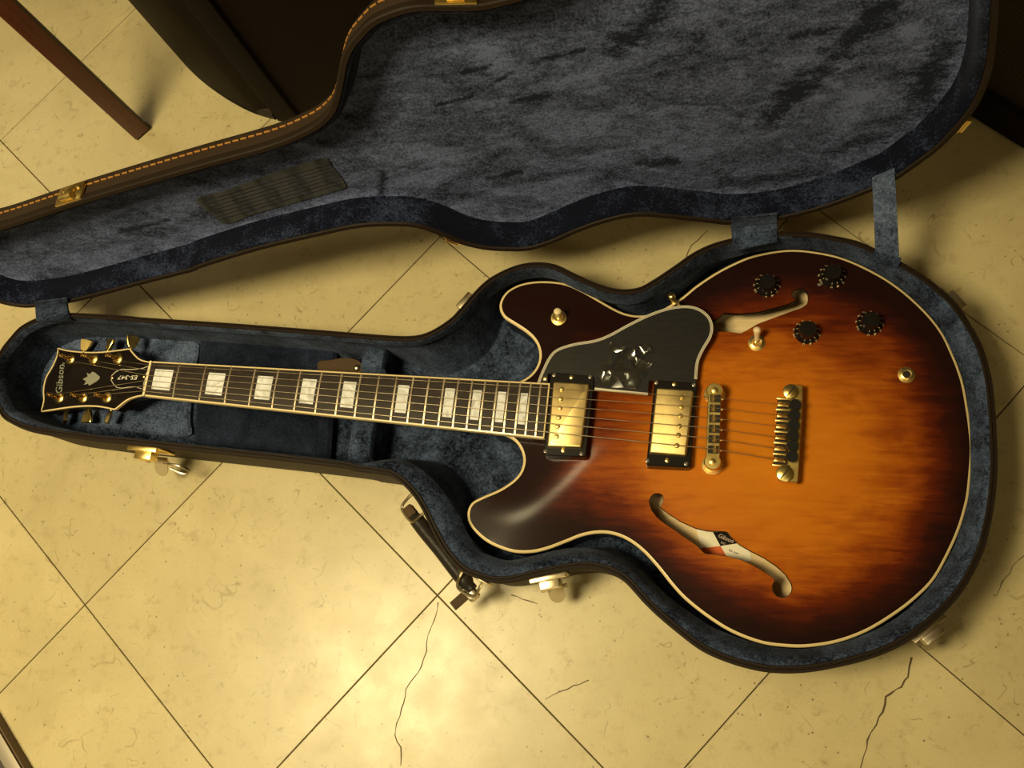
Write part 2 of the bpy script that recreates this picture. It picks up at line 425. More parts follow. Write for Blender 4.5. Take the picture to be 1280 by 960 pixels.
cav = [(8,478),(8,455),(12,440),(22,425),(36,412),(52,404),(72,400),(95,399),(160,401),(280,409),(380,417),(455,424),(487,426),(520,428),(548,424),(572,412),(597,388),(617,366),(640,351),(666,343),(693,346),(719,357),(746,369),(772,376),(797,376.5),(822,369),(847,359),(862,350.6),(878,338.5),(897,327),(916,321),(945,315),(975,311),(1000,310.5),(1035,315),(1060,322),(1085,334),(1110,348),(1135,367),(1160,390),(1180,418),(1190,440),(1199,460),(1206,480),(1211,510),(1213,545),(1213,580),(1212.5,611),(1209,633),(1201,660),(1190,688),(1171,722),(1137,760),(1100,784),(1047,805),(1000,811),(975,810),(940,802),(906,790),(869,771),(840.6,748),(812.5,724.7),(784,703),(756,688),(728,683.5),(693,687),(667,695.5),(646,699.5),(622,697.5),(602,689),(588,675),(581,656),(575,646),(565,627.5),(552,610),(540,596),(521,582.5),(502,573),(487,570),(475,572.5),(461,581),(440,582),(430,580),(355,571),(280,563),(200,554),(160,549),(125,544),(87,537),(60,530),(35,520),(15,505),(8,490)]
lidpx = [(0,380),(25,385),(44,385),(85,380),(125,371),(177,357),(240,341),(252,336),(324,314),(396,297),(449,286),(493,284),(521,286),(546,294),(575,306),(604,313),(632,315),(662,314),(692,305),(722,292),(756,280),(794,272),(831,274),(880,279),(914,282),(971,277),(1032,262),(1091,240),(1118,228),(1149,207),(1180,183),(1213,147),(1230,120),(1243,82),(1249,34),(1251,0),(1252,-41),(1246,-73),(1234,-105),(1206,-146),(1163,-177),(1108,-199),(1048,-208),(972,-207),(921,-201),(872,-188),(824,-166),(779,-138),(747,-108),(717,-76),(698,-50),(678,-24),(655,-8),
(620,2),(595.6,6.6),(567,7),(530,7),(507,9.4),(481,17.8),(461,28),(446,43),(432.5,60),(425,80),(419,112),(412,136),(400,151),(380,164),(335,182.5),(240,209),(125,242.7),(73,259),(0,283),(-36,291),(-57,298),(-71,306),(-77,317),(-74,331),(-64,346),(-48,360),(-28,369)]
body = [(612,537),(630,544),(642,550.5),(650.4,561),(654,575),(650.6,589),(641,600.5),(623.7,611.8),(602.5,621),(589,629),(584,642),(586.6,655),(597,668),(613,680),(639.7,690),(663.6,691),(684.8,686.5),(708.7,677.5),(728,670),(747,666.6),(765.6,667.9),(784,675),(803,689),(822,709.7),(840.6,733),(859,752),(887.5,774),(915.6,791),(950,804),(980,808.5),(1010,809),(1047.5,803),(1085,789),(1122.5,766),(1150,744),(1170,722),(1188.8,687.5),(1200.5,660),(1208.5,633),(1212.5,611),(1216,565),(1214,535),(1210.5,510),(1205.5,482),(1198.8,460),(1190.5,440),(1179,416.5),(1161,393),(1135,368),(1110,349.5),(1085,335.5),(1060,324.3),(1035,317),(1000,312),(972.5,313),(940.6,319.4),(917,328.8),(893.8,341),(870,356.9),(852,371.7),(837.5,381),(820,390.4),(804.4,393.8),(788.4,393),(772.5,387.7),(751,375.8),(730,363.8),(708.7,354.5),(687.5,351.3),(666,351.7),(647.7,355.9),(633,364.5),(625.6,375.8),(624.5,386.4),(630,397),(642,405),(658,415.6),(669,427),(674,441),(671.8,455.5),(662,469),(645,478.5),(624,485)]

# ------------------------------------------------------------------ guitar case, base
ZR = .098
case = empty('guitar_case', at(640, 560, 0), 'open brown guitar case lined with navy velvet, lid standing up behind', 'guitar case')
NR = 460
R3 = resample([tuple(at(u, v, ZR)) for u, v in cr(rim)], NR)
N3 = inward(R3); N3 = np.stack([smooth_closed(N3[:, 0], 3), smooth_closed(N3[:, 1], 3)], 1); N3 /= np.linalg.norm(N3, axis=1)[:, None]
def cavz(u): 
    t = min(max((u - 540) / 90, 0), 1); t = t * t * (3 - 2 * t); return .086 * (1 - t) + .071 * t
CVp = resample(cr(cav), 700); CV = np.array([tuple(at(u, v, cavz(u))) for u, v in CVp])
offs = np.zeros(NR); cz = np.zeros(NR)
for i in range(NR):
    d = CV[:, :2] - R3[i, :2]; al = d @ N3[i]; pe = np.abs(d @ np.array([-N3[i, 1], N3[i, 0]]))
    ok = (al > 0) & (al < .09); sc = np.where(ok, pe + .15 * al, 9)
    k = int(np.argmin(sc)); offs[i] = al[k]; cz[i] = CV[k, 2]
offs = smooth_closed(offs, 4); cz = smooth_closed(cz, 4)
def ring(w, z):
    w = np.broadcast_to(w, (NR,)); z = np.broadcast_to(z, (NR,))
    return [(R3[i, 0] + N3[i, 0] * w[i], R3[i, 1] + N3[i, 1] * w[i], z[i]) for i in range(NR)]
bm = NB()
loft(bm, [ring(.022, 0), ring(.010, .0008), ring(.0045, .005), ring(.0030, .012), ring(.0028, .050), ring(.0026, .0865), ring(.0040, .0872), ring(.0040, .089)], True, True, False)
mesh_obj('base_shell', bm, M_tolex, case)
bm = NB()
loft(bm, [ring(.0040, .0872), ring(.0006, .0885), ring(0, .091), ring(0, .0955), ring(.0010, .0976), ring(.0028, .0982), ring(.0034, .0962), ring(.0042, .0962), ring(.0048, .0982), ring(.0062, .0984), ring(.0072, .097), ring(.0072, .088)], True)
mesh_obj('rim_piping', bm, M_piping, case)
FZ = .018
lw = offs
def wz(k, bulge): return (.0965 * (1 - k) + cz * k) + bulge
bodyw = np.array([tuple(at(u, v, .066)) for u, v in resample(cr(body), 400)])[:, :2]
slope = np.zeros(NR)
for i in range(NR):
    e_ = R3[i, :2] + N3[i] * offs[i]
    lim = .016 if (e_[0] > at(512, 560, .05).x) else .003
    slope[i] = min(max(float(np.min(np.linalg.norm(bodyw - e_, axis=1))) - .0095, -.0062), lim)
    if inside(e_[0], e_[1], bodyw): slope[i] = -.0062
slope = smooth_closed(slope, 3)
bm = NB()
rings = [ring(.0066, .094), ring(.0070, .0975)]
span = np.maximum(lw - .0075, .0015)
for k in (.12, .3, .5, .7, .85, .95): rings.append(ring(.0075 + span * k * .96, wz(k ** 1.5, .0022 * math.sin(math.pi * k) * np.minimum(span / .01, 1.5))))
rings += [ring(lw, cz - .001), ring(lw + np.minimum(slope * .7, 0) , cz - .0040), ring(lw + slope * .8, .045), ring(lw + slope, FZ + .006), ring(lw + slope + .003, FZ)]
loft(bm, rings, True, False, True)
mesh_obj('base_lining', bm, M_vel, case)

# padded fittings inside
def cavpoly(px, z): return [(p.x, p.y) for p in (at(u, v, z) for u, v in px)]
bm = NB(); prism(bm, cavpoly(cr([(48,440),(75,424),(110,418),(170,418),(243,423),(240,470),(236,520),(232,545),(160,538),(110,528),(98,510),(70,503),(45,496),(36,465)], 4), .0265), FZ, .0265, .003)
mesh_obj('head_rest', bm, M_velPad, case)
bm = NB(); prism(bm, cavpoly([(249,420),(420,432),(412,574),(240,558)], .033), FZ, .033, .004)
mesh_obj('compartment_lid', bm, M_velDark, case)
bm = NB()
tabp = cavpoly(cr([(398,452),(412,450),(430,447),(447,450),(453,458),(450,466),(430,466),(400,464)], 3), .036); prism(bm, tabp, .0335, .036, .0005)
tab = mesh_obj('pull_tab', bm, M_brownleather, case)
bm = NB(); lathe(bm, at(446, 460, .036), (0, 0, 1), [(.0042, 0), (.0042, .001), (.003, .0024), (.001, .003)], 14); mesh_obj('snap', bm, M_brass, tab)
# neck cradle: padded block with a notch
def cradle():
    bm = NB(); A = at(468, 428, .066); B = at(446, 576, .066)
    A.z = B.z = 0; d = (B - A); L = d.length; d.normalize(); n = V(-d.y, d.x, 0)
    prof = []
    for t in np.linspace(0, 1, 29):
        s = t * L; e = min(s, L - s); z = .066 - .012 * max(0, 1 - e / .012) ** 2
        a = abs(t - .45) / .235
        if a < 1: z = min(z, .036 + .03 * a ** 3)
        prof.append((s, z))
    rings = []
    for s, z in prof:
        c = A + d * s; r = []
        for w, zz in ((-.0145, FZ), (-.0145, z - .007), (-.012, z - .002), (-.006, z), (.006, z), (.012, z - .002), (.0145, z - .007), (.0145, FZ)):
            r.append(c + n * w + V(0, 0, zz))
        rings.append(r)
    loft(bm, rings, True, True, True); mesh_obj('neck_cradle', bm, M_vel, case)
cradle()

# ------------------------------------------------------------------ case lid
TH = math.radians(104); ANG = .0925
h_ = V(math.cos(ANG), math.sin(ANG), 0); n_ = V(-h_.y, h_.x, 0)
O_ = at(943, 290, ZR) + n_ * .00408
d_ = -(n_ * math.cos(TH) - V(0, 0, 1) * math.sin(TH))
Nf = h_.cross(d_).normalized()
if Nf.dot(n_) > 0: Nf = -Nf
def lidat(u, v, dep=0):
    w = ray(u, v); t = (O_ - Nf * dep - CAM).dot(Nf) / w.dot(Nf); return CAM + w * t
def lab(p): q = p - O_; return (q.dot(h_), q.dot(d_))
LP = resample([lab(lidat(u, v)) for u, v in cr(lidpx)], NR)
LN = inward(LP); LN = np.stack([smooth_closed(LN[:, 0], 3), smooth_closed(LN[:, 1], 3)], 1); LN /= np.linalg.norm(LN, axis=1)[:, None]
def lpt(a, b, dep): return O_ + h_ * a + d_ * b - Nf * dep
def lring(w, dep): return [lpt(LP[i, 0] + LN[i, 0] * w, LP[i, 1] + LN[i, 1] * w, dep) for i in range(NR)]
bm = NB()
loft(bm, [lring(.0022, .0085), lring(.0018, .010), lring(.0018, .027), lring(.0028, .031), lring(.007, .0345), lring(.016, .0375), lring(.028, .0405)], True, False, True)
mesh_obj('lid_shell', bm, M_tolex, case)
bm = NB()
loft(bm, [lring(.0022, .0085), lring(.0004, .0080), lring(0, .006), lring(0, .0012), lring(.0012, 0), lring(.0055, 0), lring(.0070, .002), lring(.0070, .010)], True)
mesh_obj('lid_rim', bm, M_piping, case)
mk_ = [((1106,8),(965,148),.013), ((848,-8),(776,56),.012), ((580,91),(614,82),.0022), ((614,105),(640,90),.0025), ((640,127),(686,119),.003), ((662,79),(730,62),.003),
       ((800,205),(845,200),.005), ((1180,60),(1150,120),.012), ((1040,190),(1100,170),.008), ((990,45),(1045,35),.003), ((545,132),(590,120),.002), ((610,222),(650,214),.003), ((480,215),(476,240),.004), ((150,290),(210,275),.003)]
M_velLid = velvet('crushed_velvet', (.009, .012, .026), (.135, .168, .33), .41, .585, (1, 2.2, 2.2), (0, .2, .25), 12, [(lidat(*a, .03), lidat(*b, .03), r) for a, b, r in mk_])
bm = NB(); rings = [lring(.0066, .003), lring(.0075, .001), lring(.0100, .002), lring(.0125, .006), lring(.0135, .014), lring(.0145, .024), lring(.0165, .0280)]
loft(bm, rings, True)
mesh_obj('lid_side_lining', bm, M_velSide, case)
bm = NB(); loft(bm, [lring(.0165, .0280), lring(.020, .0292), lring(.027, .0297)], True, False, True)
mesh_obj('lid_lining', bm, M_velLid, case)
# stitches round the lid wall
per = np.concatenate([[0], np.cumsum(np.linalg.norm(np.roll(LP, -1, 0) - LP, axis=1))])
bm = NB(); s = 0
while s < per[-1] - .009:
    pts = []
    for ds in (0, .0068):
        i = int(np.searchsorted(per, min(s + ds, per[-1] - 1e-6)) - 1) % NR; t = (s + ds - per[i]) / (per[i + 1] - per[i]); j = (i + 1) % NR
        a = LP[i] * (1 - t) + LP[j] * t; nn = LN[i] * (1 - t) + LN[j] * t; pts.append((a, nn))
    (a, na), (b, nb) = pts
    p0 = lpt(*(a + na * .0014), .0215); p1 = lpt(*(b + nb * .0014), .0215 + .0006)
    m_ = (p0 + p1) / 2; dd = (p1 - p0) / 2
    out = -(h_ * na[0] + d_ * na[1]); obox(bm, m_, dd, out * .0005, Nf * .0008); s += .0088
o = mesh_obj('stitching', bm, M_stitch, case, smooth=False); o['kind'] = 'stuff'
# pressed mark left by strings and frets on the lid velvet
m = mat('pressed_velvet_mark', (.06, .06, .05), .8); g = G(m)
tc = g.n('ShaderNodeTexCoord').outputs['Object']
def bars(rot, sc, lo, hi):
    mp = g.n('ShaderNodeMapping'); mp.inputs['Rotation'].default_value = rot; g.l(tc, mp.inputs[0])
    w = g.n('ShaderNodeTexWave'); w.bands_direction = 'X'; w.inputs['Scale'].default_value = sc; w.inputs['Distortion'].default_value = .6; w.inputs['Detail'].default_value = 2
    g.l(mp.outputs[0], w.inputs['Vector']); return g.ramp(w.outputs['Fac'], [(lo, g3(0)), (hi, g3(1))])
k1 = bars((0, 0, 0), 9, .3, .7)
nz = g.noise(g.coord(), 110, 4)
cc = g.mix(k1, (.012, .014, .014), (.040, .040, .038)); cc = g.mix(g.ramp(nz, [(.4, g3(0)), (.65, g3(.7))]), cc, (.045, .052, .065))
g.col(cc); M_mark = m
def lidpatch(name, px, dep, mt, par=None, th=.0006):
    bm = NB(); P = [lidat(u, v, dep) for u, v in px]; Q = [p + Nf * th for p in P]
    loft(bm, [P, Q], True, True, True); return mesh_obj(name, bm, mt, par or case, smooth=False)
mk = lidpatch('pressed_mark', cr([(246,249),(275,240),(320,224),(400,198),(415,207),(432,230),(425,236),(370,252),(320,266),(284,279),(268,270)], 3), .0294, M_mark, th=.0012)
mk['label'] = 'greenish grid of string and fret marks pressed in the velvet'
for k in range(7):  # string lines pressed in the velvet
    t = (k + .5) / 7; a = (252 + 26 * t, 250 + 26 * t); b = (412 + 18 * t, 203 + 28 * t)
    bm = NB(); tube(bm, [lidat(*a, .0285), lidat(*b, .0285)], .0006, 5); mesh_obj('pressed_line', bm, M_velDark, mk)

# hinge covers, strap
def flap(name, pts_a, pts_b, mt, thick=.002, sag=0, n=8):
    """ribbon between two edges (a0,a1)->(b0,b1)"""
    (a0, a1), (b0, b1) = pts_a, pts_b; bm = NB(); top = []; 
    nrm = (a1 - a0).cross(b0 - a0).normalized()
    if nrm.z < 0: nrm = -nrm
    rings = []
    for k in range(n + 1):
        t = k / n; l = a0.lerp(b0, t); r = a1.lerp(b1, t); w = nrm * (sag * math.sin(math.pi * t)) + nrm * (.0006 * math.sin(t * 19))
        rings.append([l + w, r + w, r + w - nrm * thick, l + w - nrm * thick])
    loft(bm, rings, True, True, True); return mesh_obj(name, bm, mt, case)
def three(name, A, B, Cc):
    bm = NB(); rings = []
    P = [A, B, Cc]; L = cr([tuple(p[0]) for p in P], 7, False); Rr = cr([tuple(p[1]) for p in P], 7, False)
    for i, (l, r) in enumerate(zip(L, Rr)):
        l, r = Vector(l), Vector(r); k = V(0, -.0009 * (i % 2), .0011)
        rings.append([l + k, l.lerp(r, .5) + k * 1.4, r + k, r - V(0, 0, .0016), l - V(0, 0, .0016)])
    loft(bm, rings, True, True, True); return mesh_obj(name, bm, M_vel, case)
three('hinge_cover', (lidat(914, 272, -.002), lidat(971, 266, -.002)), (at(914, 288, .100), at(971, 283, .100)), (at(917, 314, .100), at(971, 302, .101)))
three('hinge_cover', (lidat(44, 377, -.002), lidat(84, 372, -.002)), (at(45, 388, .100), at(85, 386, .100)), (at(46, 401, .1005), at(90, 400, .1005)))
flap('lid_strap', (lidat(1090, 222, .004), lidat(1118, 210, .004)), (at(1094, 318, .1005), at(1124, 325, .1005)), M_velPad, .0016, -.002)
bm = NB(); P = [at(1092, 316, .1005), at(1126, 324, .1005), at(1122, 336, .096), at(1088, 326, .096)]
loft(bm, [[p for p in P], [p + V(0, 0, .0035) for p in P]], True, True, True); mesh_obj('strap_tuck', bm, M_vel, case)

# latches. local frame: tangent along the case side, out = away from case
def side_frame(u, v, z):
    p = at(u, v, z); i = int(np.argmin(np.linalg.norm(R3[:, :2] - np.array([p.x, p.y]), axis=1)))
    n = -Vector((N3[i, 0], N3[i, 1], 0)).normalized(); t = V(-n.y, n.x, 0)
    if t.x < 0: t = -t
    base = V(R3[i, 0], R3[i, 1], 0) - n * .0026
    return base, t, n
def latch(u, v, z, mt, full=True, bail=False):
    b, t, n = side_frame(u, v, z); K = V(0, 0, 1)
    bm = NB(); obox(bm, b + n * .0016 + K * .066, t * .0185, n * .0014, K * .020, .0012)
    pl = mesh_obj('latch', bm, mt, case, sharp=30)
    bm = NB(); obox(bm, b + n * .0035 + K * .0848, t * .0185, n * .0035, K * .0014, .0008); mesh_obj('flange', bm, mt, pl, sharp=30)
    bm = NB(); obox(bm, b + n * .0095 + K * .074, t * .0105, n * .0060, K * .0075, .0012); mesh_obj('lever', bm, mt, pl, sharp=30)
    bm = NB()
    P = [(-.0085, .003), (.0085, .003), (.0085, .016)] + [(.0085 * math.cos(a), .016 + .0085 * math.sin(a)) for a in np.linspace(.3, 2.84, 9)] + [(-.0085, .016)]
    r0 = [b + t * x + n * (y * .95 + .003) + K * (.046 - y * .5) for x, y in P]; r1 = [p + K * .0016 for p in r0]
    loft(bm, [r0, r1], True, True, True); mesh_obj('hasp', bm, M_hasp, pl, sharp=30)
    for s in (-1, 1):
        bm = NB(); tube(bm, [b + n * .012 + K * .050 + t * (s * .0090), b + n * .012 + K * .050 + t * (s * .0135)], .0024, 10); mesh_obj('hinge_pin', bm, M_nickel, pl)
    if bail:
        bm = NB(); q = b + n * .013 + K * .045
        tube(bm, cr([tuple(q + t * .011), tuple(q + t * .026 + n * .001), tuple(q + t * .034 + n * .004 - K * .01), tuple(q + t * .026 + n * .008 - K * .012), tuple(q + t * .011 + n * .004 - K * .006)], 4, False), .0016, 6)
        mesh_obj('bail', bm, M_nickel, pl)
    return pl
latch(168, 558, ZR, M_gold, bail=True)['label'] = 'gold latch on the neck side of the case, hanging open'
latch(680, 721, ZR, M_brass)
latch(1163, 785, ZR, M_nickel)
latch(1194, 375, ZR, M_nickel)
latch(583, 374, ZR, M_brass)
# lid catches
def catch(u, v, mt, w=.017):
    p = lidat(u, v); a, b = lab(p); i = int(np.argmin(np.linalg.norm(LP - np.array([a, b]), axis=1)))
    out = -(h_ * LN[i, 0] + d_ * LN[i, 1]).normalized(); t = Nf.cross(out).normalized(); c = lpt(LP[i, 0], LP[i, 1], 0)
    bm = NB(); obox(bm, c + out * .0005 - Nf * .013, t * w, out * .0014, Nf * .012, .001); pl = mesh_obj('catch_plate', bm, mt, case, sharp=30)
    bm = NB(); lathe(bm, c + out * .002 - Nf * .018 + t * (w * .55), out, [(.0026, 0), (.0026, .0008), (.0012, .0018)], 12); mesh_obj('rivet', bm, mt, pl)
    bm = NB(); lathe(bm, c + out * .002 - Nf * .018 - t * (w * .55), out, [(.0026, 0), (.0026, .0008), (.0012, .0018)], 12); mesh_obj('rivet', bm, mt, pl)
    bm = NB(); tube(bm, [c + out * .0045 - Nf * .006 - t * .007, c + out * .0045 - Nf * .006 + t * .007], .0036, 12)
    obox(bm, c + out * .003 - Nf * .012, t * .006, out * .0018, Nf * .006, .0006); mesh_obj('hook', bm, mt, pl)
catch(88, 256, M_gold); catch(572, 7, M_gold); catch(570, 303, M_copper, .010); catch(1200, 162, M_gold, .008)

# handle: leather grip hung in two metal brackets on the side wall
def handle():
    K = V(0, 0, 1)
    e0 = at(515, 641, .060); e1 = at(591, 737, .060)
    b0, t0, n0 = side_frame(520, 630, ZR); b1, t1, n1 = side_frame(600, 724, ZR)
    mid = (e0 + e1) / 2; along = (e1 - e0).normalized(); o = V(along.y, -along.x, 0)
    if o.dot(n0) < 0: o = -o
    path = cr([tuple(e0), tuple(e0.lerp(e1, .2) + o * .001), tuple(mid + o * .0005), tuple(e0.lerp(e1, .8) + o * .001), tuple(e1)], 6, False)
    bm = NB(); n = len(path); tube(bm, path, [(.0082 if 2 < i < n - 3 else .0058) for i in range(n)], 12)
    hd = mesh_obj('handle', bm, M_leather, case)
    bm = NB(); obox(bm, e1 + o * .004 - K * .004 + along * .002, along * .0072, o * .0062, K * .0062, .003); mesh_obj('ferrule', bm, M_nickel, hd)
    bm = NB(); obox(bm, e0 + K * 0 - along * .002, along * .0065, o * .0052, K * .0058, .002); mesh_obj('ferrule', bm, M_brownleather, hd)
    bm = NB(); obox(bm, e1 + o * .018 - K * .012 - along * .003, o * .011, along * .0052, K * .001, .0006); mesh_obj('leather_tail', bm, M_brownleather, hd)
    for (e, b, t, nn, a0, a1) in ((e0, b0, t0, n0, -.012, .014), (e1, b1, t1, n1, -.018, .016)):
        pr = (e - b).dot(t); c = b + t * pr
        c = V(c.x, c.y, 0)
        # nearest case wall point
        i = int(np.argmin(np.linalg.norm(R3[:, :2] - np.array([e.x, e.y]), axis=1))); w0 = V(R3[i, 0] + N3[i, 0] * .0026, R3[i, 1] + N3[i, 1] * .0026, 0)
        nn = -V(N3[i, 0], N3[i, 1], 0); tt = V(-nn.y, nn.x, 0)
        bm = NB(); obox(bm, w0 + nn * .0012 + K * .066, tt * .019, nn * .0012, K * .010, .001); br = mesh_obj('handle_bracket', bm, M_brass, case, sharp=30)
        bm = NB(); d = (V(e.x, e.y, 0) - w0).length
        tube(bm, cr([tuple(w0 + tt * .012 + K * .072 + nn * .002), tuple(w0 + tt * .012 + nn * (d * .6) + K * .071), tuple(w0 + tt * .009 + nn * (d + .005) + K * .066), tuple(w0 - tt * .009 + nn * (d + .005) + K * .066), tuple(w0 - tt * .012 + nn * (d * .6) + K * .071), tuple(w0 - tt * .012 + K * .072 + nn * .002)], 5, False), .0017, 8)
        mesh_obj('loop', bm, M_brass, br)
handle()

# ------------------------------------------------------------------ guitar
ZB = .066
gt = empty('electric_guitar', at(900, 560, .02), 'sunburst semi-hollow electric guitar with gold hardware lying in the open case', 'guitar')
BP = resample([tuple(at(u, v, ZB)) for u, v in cr(body)], 420)[:, :2]
BN = inward(BP); BN = np.stack([smooth_closed(BN[:, 0], 2), smooth_closed(BN[:, 1], 2)], 1); BN /= np.linalg.norm(BN, axis=1)[:, None]
def topz(x, y):
    d = math.sqrt(float(np.min((BP[:, 0] - x) ** 2 + (BP[:, 1] - y) ** 2)))
    t = min(d / .12, 1); return ZB + .0095 * t * t * (3 - 2 * t)
def attop(u, v, dz=0):
    z = .075
    for _ in range(4):
        p = at(u, v, z + dz); z = topz(p.x, p.y)
    return V(p.x, p.y, z + dz)
def burst(x, y):
    c = at(955, 575, .076); ax = at(1155, 590, .076) - c; ay = at(955, 720, .076) - c
    a = V(ax.x, ax.y).normalized(); dx, dy = x - c.x, y - c.y
    A = dx * a.x + dy * a.y; B = -dx * a.y + dy * a.x
    A /= (.232 if A < 0 else .222); B /= (.200 if B > 0 else .186)
    r = (abs(A) ** 2.2 + abs(B) ** 2.2) ** (1 / 2.2)
    d = math.sqrt(float(np.min((BP[:, 0] - x) ** 2 + (BP[:, 1] - y) ** 2)))
    e = max(0, 1 - d / .055)
    return min(1, .05 + .72 * r ** 1.25 + .33 * e ** 1.2)
f1 = [(811,628),(811.9,621.6),(816.6,617.4),(823,616),(828.4,618.8),(830,624.4),(828.4,630),(825,633.4),(836,642),(851,651.6),(870,660),(885,663.4),(898,663.8),(908.4,664),(915,672),(924.4,680.6),(939.4,689),(956,697.5),(971,707.8),(982.5,718),(989.6,729.4),(991,737),(987,744.4),(978.8,748),(969.4,745.3),(964.7,737),(965.6,729.4),(969.4,724.7),(958,717),(943,707.8),(926,700),(909.4,695.6),(892.5,693.4),(881,692.8),(876.6,688),(870,681.6),(858.8,674),(845.6,664.7),(832.5,656),(821,647),(813.8,637.5)]
f2 = [(1011,372.5),(1009.5,380),(1002.5,385),(985,391),(967.5,397.5),(947.5,405),(932.5,413.8),(926,416.8),(910,415),(895,414.5),(882,418),(874,424),(866,426),(861,421),(863,413),(870,409),(880,407),(891,402),(906,391),(922.5,392),(945,390.5),(967.5,385),(985,380),(995,375),(990,371),(988.8,366),(995,361),(1003.8,360.8),(1010,365)]
def outline(px, closed=True): return [attop(u, v) for u, v in px]
holes = []
for f in (f1, f2):
    P = [ (p.x, p.y) for p in outline(f)]
    holes.append(resample(P, 110))
def ptin(x, y): return inside(x, y, BPi) and not any(inside(x, y, h) for h in holes)
BIN = .0028
BPi = BP + BN * BIN
pts = [tuple(p) for p in BPi]; edges = [(i, (i + 1) % len(BPi)) for i in range(len(BPi))]
for h in holes:
    k = len(pts); pts += [tuple(p) for p in h]; edges += [(k + i, k + (i + 1) % len(h)) for i in range(len(h))]
allb = np.array(pts)
x0, x1, y0, y1 = BP[:, 0].min(), BP[:, 0].max(), BP[:, 1].min(), BP[:, 1].max()
st = .0055
for ix in range(int((x1 - x0) / st) + 1):
    for iy in range(int((y1 - y0) / (st * .87)) + 1):
        x = x0 + ix * st + (iy % 2) * st / 2; y = y0 + iy * st * .87
        if np.min((allb[:, 0] - x) ** 2 + (allb[:, 1] - y) ** 2) < (.0028) ** 2: continue
        if ptin(x, y): pts.append((x, y))
vo, eo, fo, *_ = delaunay_2d_cdt([Vector(p) for p in pts], edges, [], 0, 1e-6)
bm = NB(); lay = bm.verts.layers.float.new('burst')
bv = []
for p in vo:
    v = bm.verts.new((p.x, p.y, topz(p.x, p.y))); v[lay] = burst(p.x, p.y); bv.append(v)
for f in fo:
    c = sum((vo[i] for i in f), Vector((0, 0))) / len(f)
    if ptin(c.x, c.y): bm.faces.new([bv[i] for i in f])
bmesh.ops.delete(bm, geom=[v for v in bm.verts if not v.link_faces], context='VERTS')
for f in bm.faces:
    f.normal_update()
    if f.normal.z < 0: f.normal_flip()
inn = [v for v in bm.verts if not v.is_boundary]; nb = {v: [e.other_vert(v) for e in v.link_edges] for v in inn}
for _ in range(40):
    nz_ = {v: sum(o.co.z for o in nb[v]) / len(nb[v]) for v in inn}
    for v in inn: v.co.z = .5 * v.co.z + .5 * nz_[v]
top = mesh_obj('body_top', bm, M_burst, gt, sharp=180)
# f-hole edges
for h in holes:
    bm = NB(); a = [(p[0], p[1], topz(*p)) for p in h]; hn = inward(h)
    b = [(p[0] + n[0] * .0004, p[1] + n[1] * .0004, topz(*p) - .0006) for p, n in zip(h, hn)]
    c = [(p[0] + n[0] * .0004, p[1] + n[1] * .0004, topz(*p) - .0050) for p, n in zip(h, hn)]
    loft(bm, [a, b, c]); mesh_obj('sound_hole_edge', bm, M_side, top)
# sides, back
def bring(w, z): return [(BP[i, 0] + BN[i, 0] * w, BP[i, 1] + BN[i, 1] * w, z) for i in range(len(BP))]
bm = NB(); loft(bm, [bring(.0005, ZB - .006), bring(.0006, .045), bring(.0006, .026), bring(.0035, .0222), bring(.012, .0195)], True, False, True)
mesh_obj('body_side', bm, M_side, gt)
bm = NB(); loft(bm, [bring(.0005, ZB - .006), bring(-.0001, ZB - .005), bring(-.0001, ZB - .0010), bring(.0008, ZB + .0001), bring(BIN, ZB + .0005)])
mesh_obj('body_binding', bm, M_cream, gt)
bm = NB(); ZI = .042
loft(bm, [bring(.006, ZI), bring(.012, ZI)], True, False, True); mesh_obj('inner_back', bm, M_inner, gt)
# paper label seen through the lower hole
def flat(px, z, th, mt, name, par):
    bm = NB(); P = q2(px, z); loft(bm, [P, [p + V(0, 0, th) for p in P]], True, True, True); return mesh_obj(name, bm, mt, par, smooth=False)
lb = flat([(866, 640), (922, 632), (940, 700), (884, 722)], ZI + .0002, .0003, M_label, 'paper_label', gt)
lb['label'] = 'cream paper label seen through the lower sound hole'
flat([(900.5, 682.5), (884, 652), (904, 642), (930, 678)], ZI + .0006, .0003, M_black, 'black_diamond', lb)
flat([(900.5, 682.5), (874, 685.5), (886, 716), (914, 706)], ZI + .0006, .0003, M_orange, 'orange_diamond', lb)

def text(s, p0, p1, height, mt, name, par, nrm=None, shear=0, ext=.0002, xs=None, bold=0, spacing=1):
    """write s from p0 to p1 (baseline), letter height given"""
    cu = bpy.data.curves.new('t', 'FONT'); cu.body = s; cu.extrude = 0; cu.shear = shear; cu.offset = bold; cu.space_character = spacing; cu.resolution_u = 2
    o = bpy.data.objects.new('t', cu); C.objects.link(o); dg = bpy.context.evaluated_depsgraph_get(); dg.update()
    me = bpy.data.meshes.new_from_object(o.evaluated_get(dg)); bpy.data.objects.remove(o)
    bm = NB(); bm.from_mesh(me); bpy.data.meshes.remove(me)
    xs_ = [v.co.x for v in bm.verts]; ys_ = [v.co.y for v in bm.verts]
    x0, x1 = min(xs_), max(xs_); p0, p1 = Vector(p0), Vector(p1); X = (p1 - p0); L = X.length; X.normalize()
    Nn = Vector(nrm) if nrm else V(0, 0, 1); Y = Nn.cross(X).normalized(); sy = height / .7
    for v in bm.verts: v.co = p0 + X * ((v.co.x - x0) / (x1 - x0) * L) + Y * (v.co.y * sy) + Nn * ext
    r = bmesh.ops.extrude_face_region(bm, geom=bm.faces[:]); 
    bmesh.ops.translate(bm, verts=[v for v in r['geom'] if isinstance(v, bmesh.types.BMVert)], vec=Nn * ext)
    return mesh_obj(name, bm, mt, par, smooth=False)
M_lt = mat('label_print_pale', (.60, .45, .38), .8)
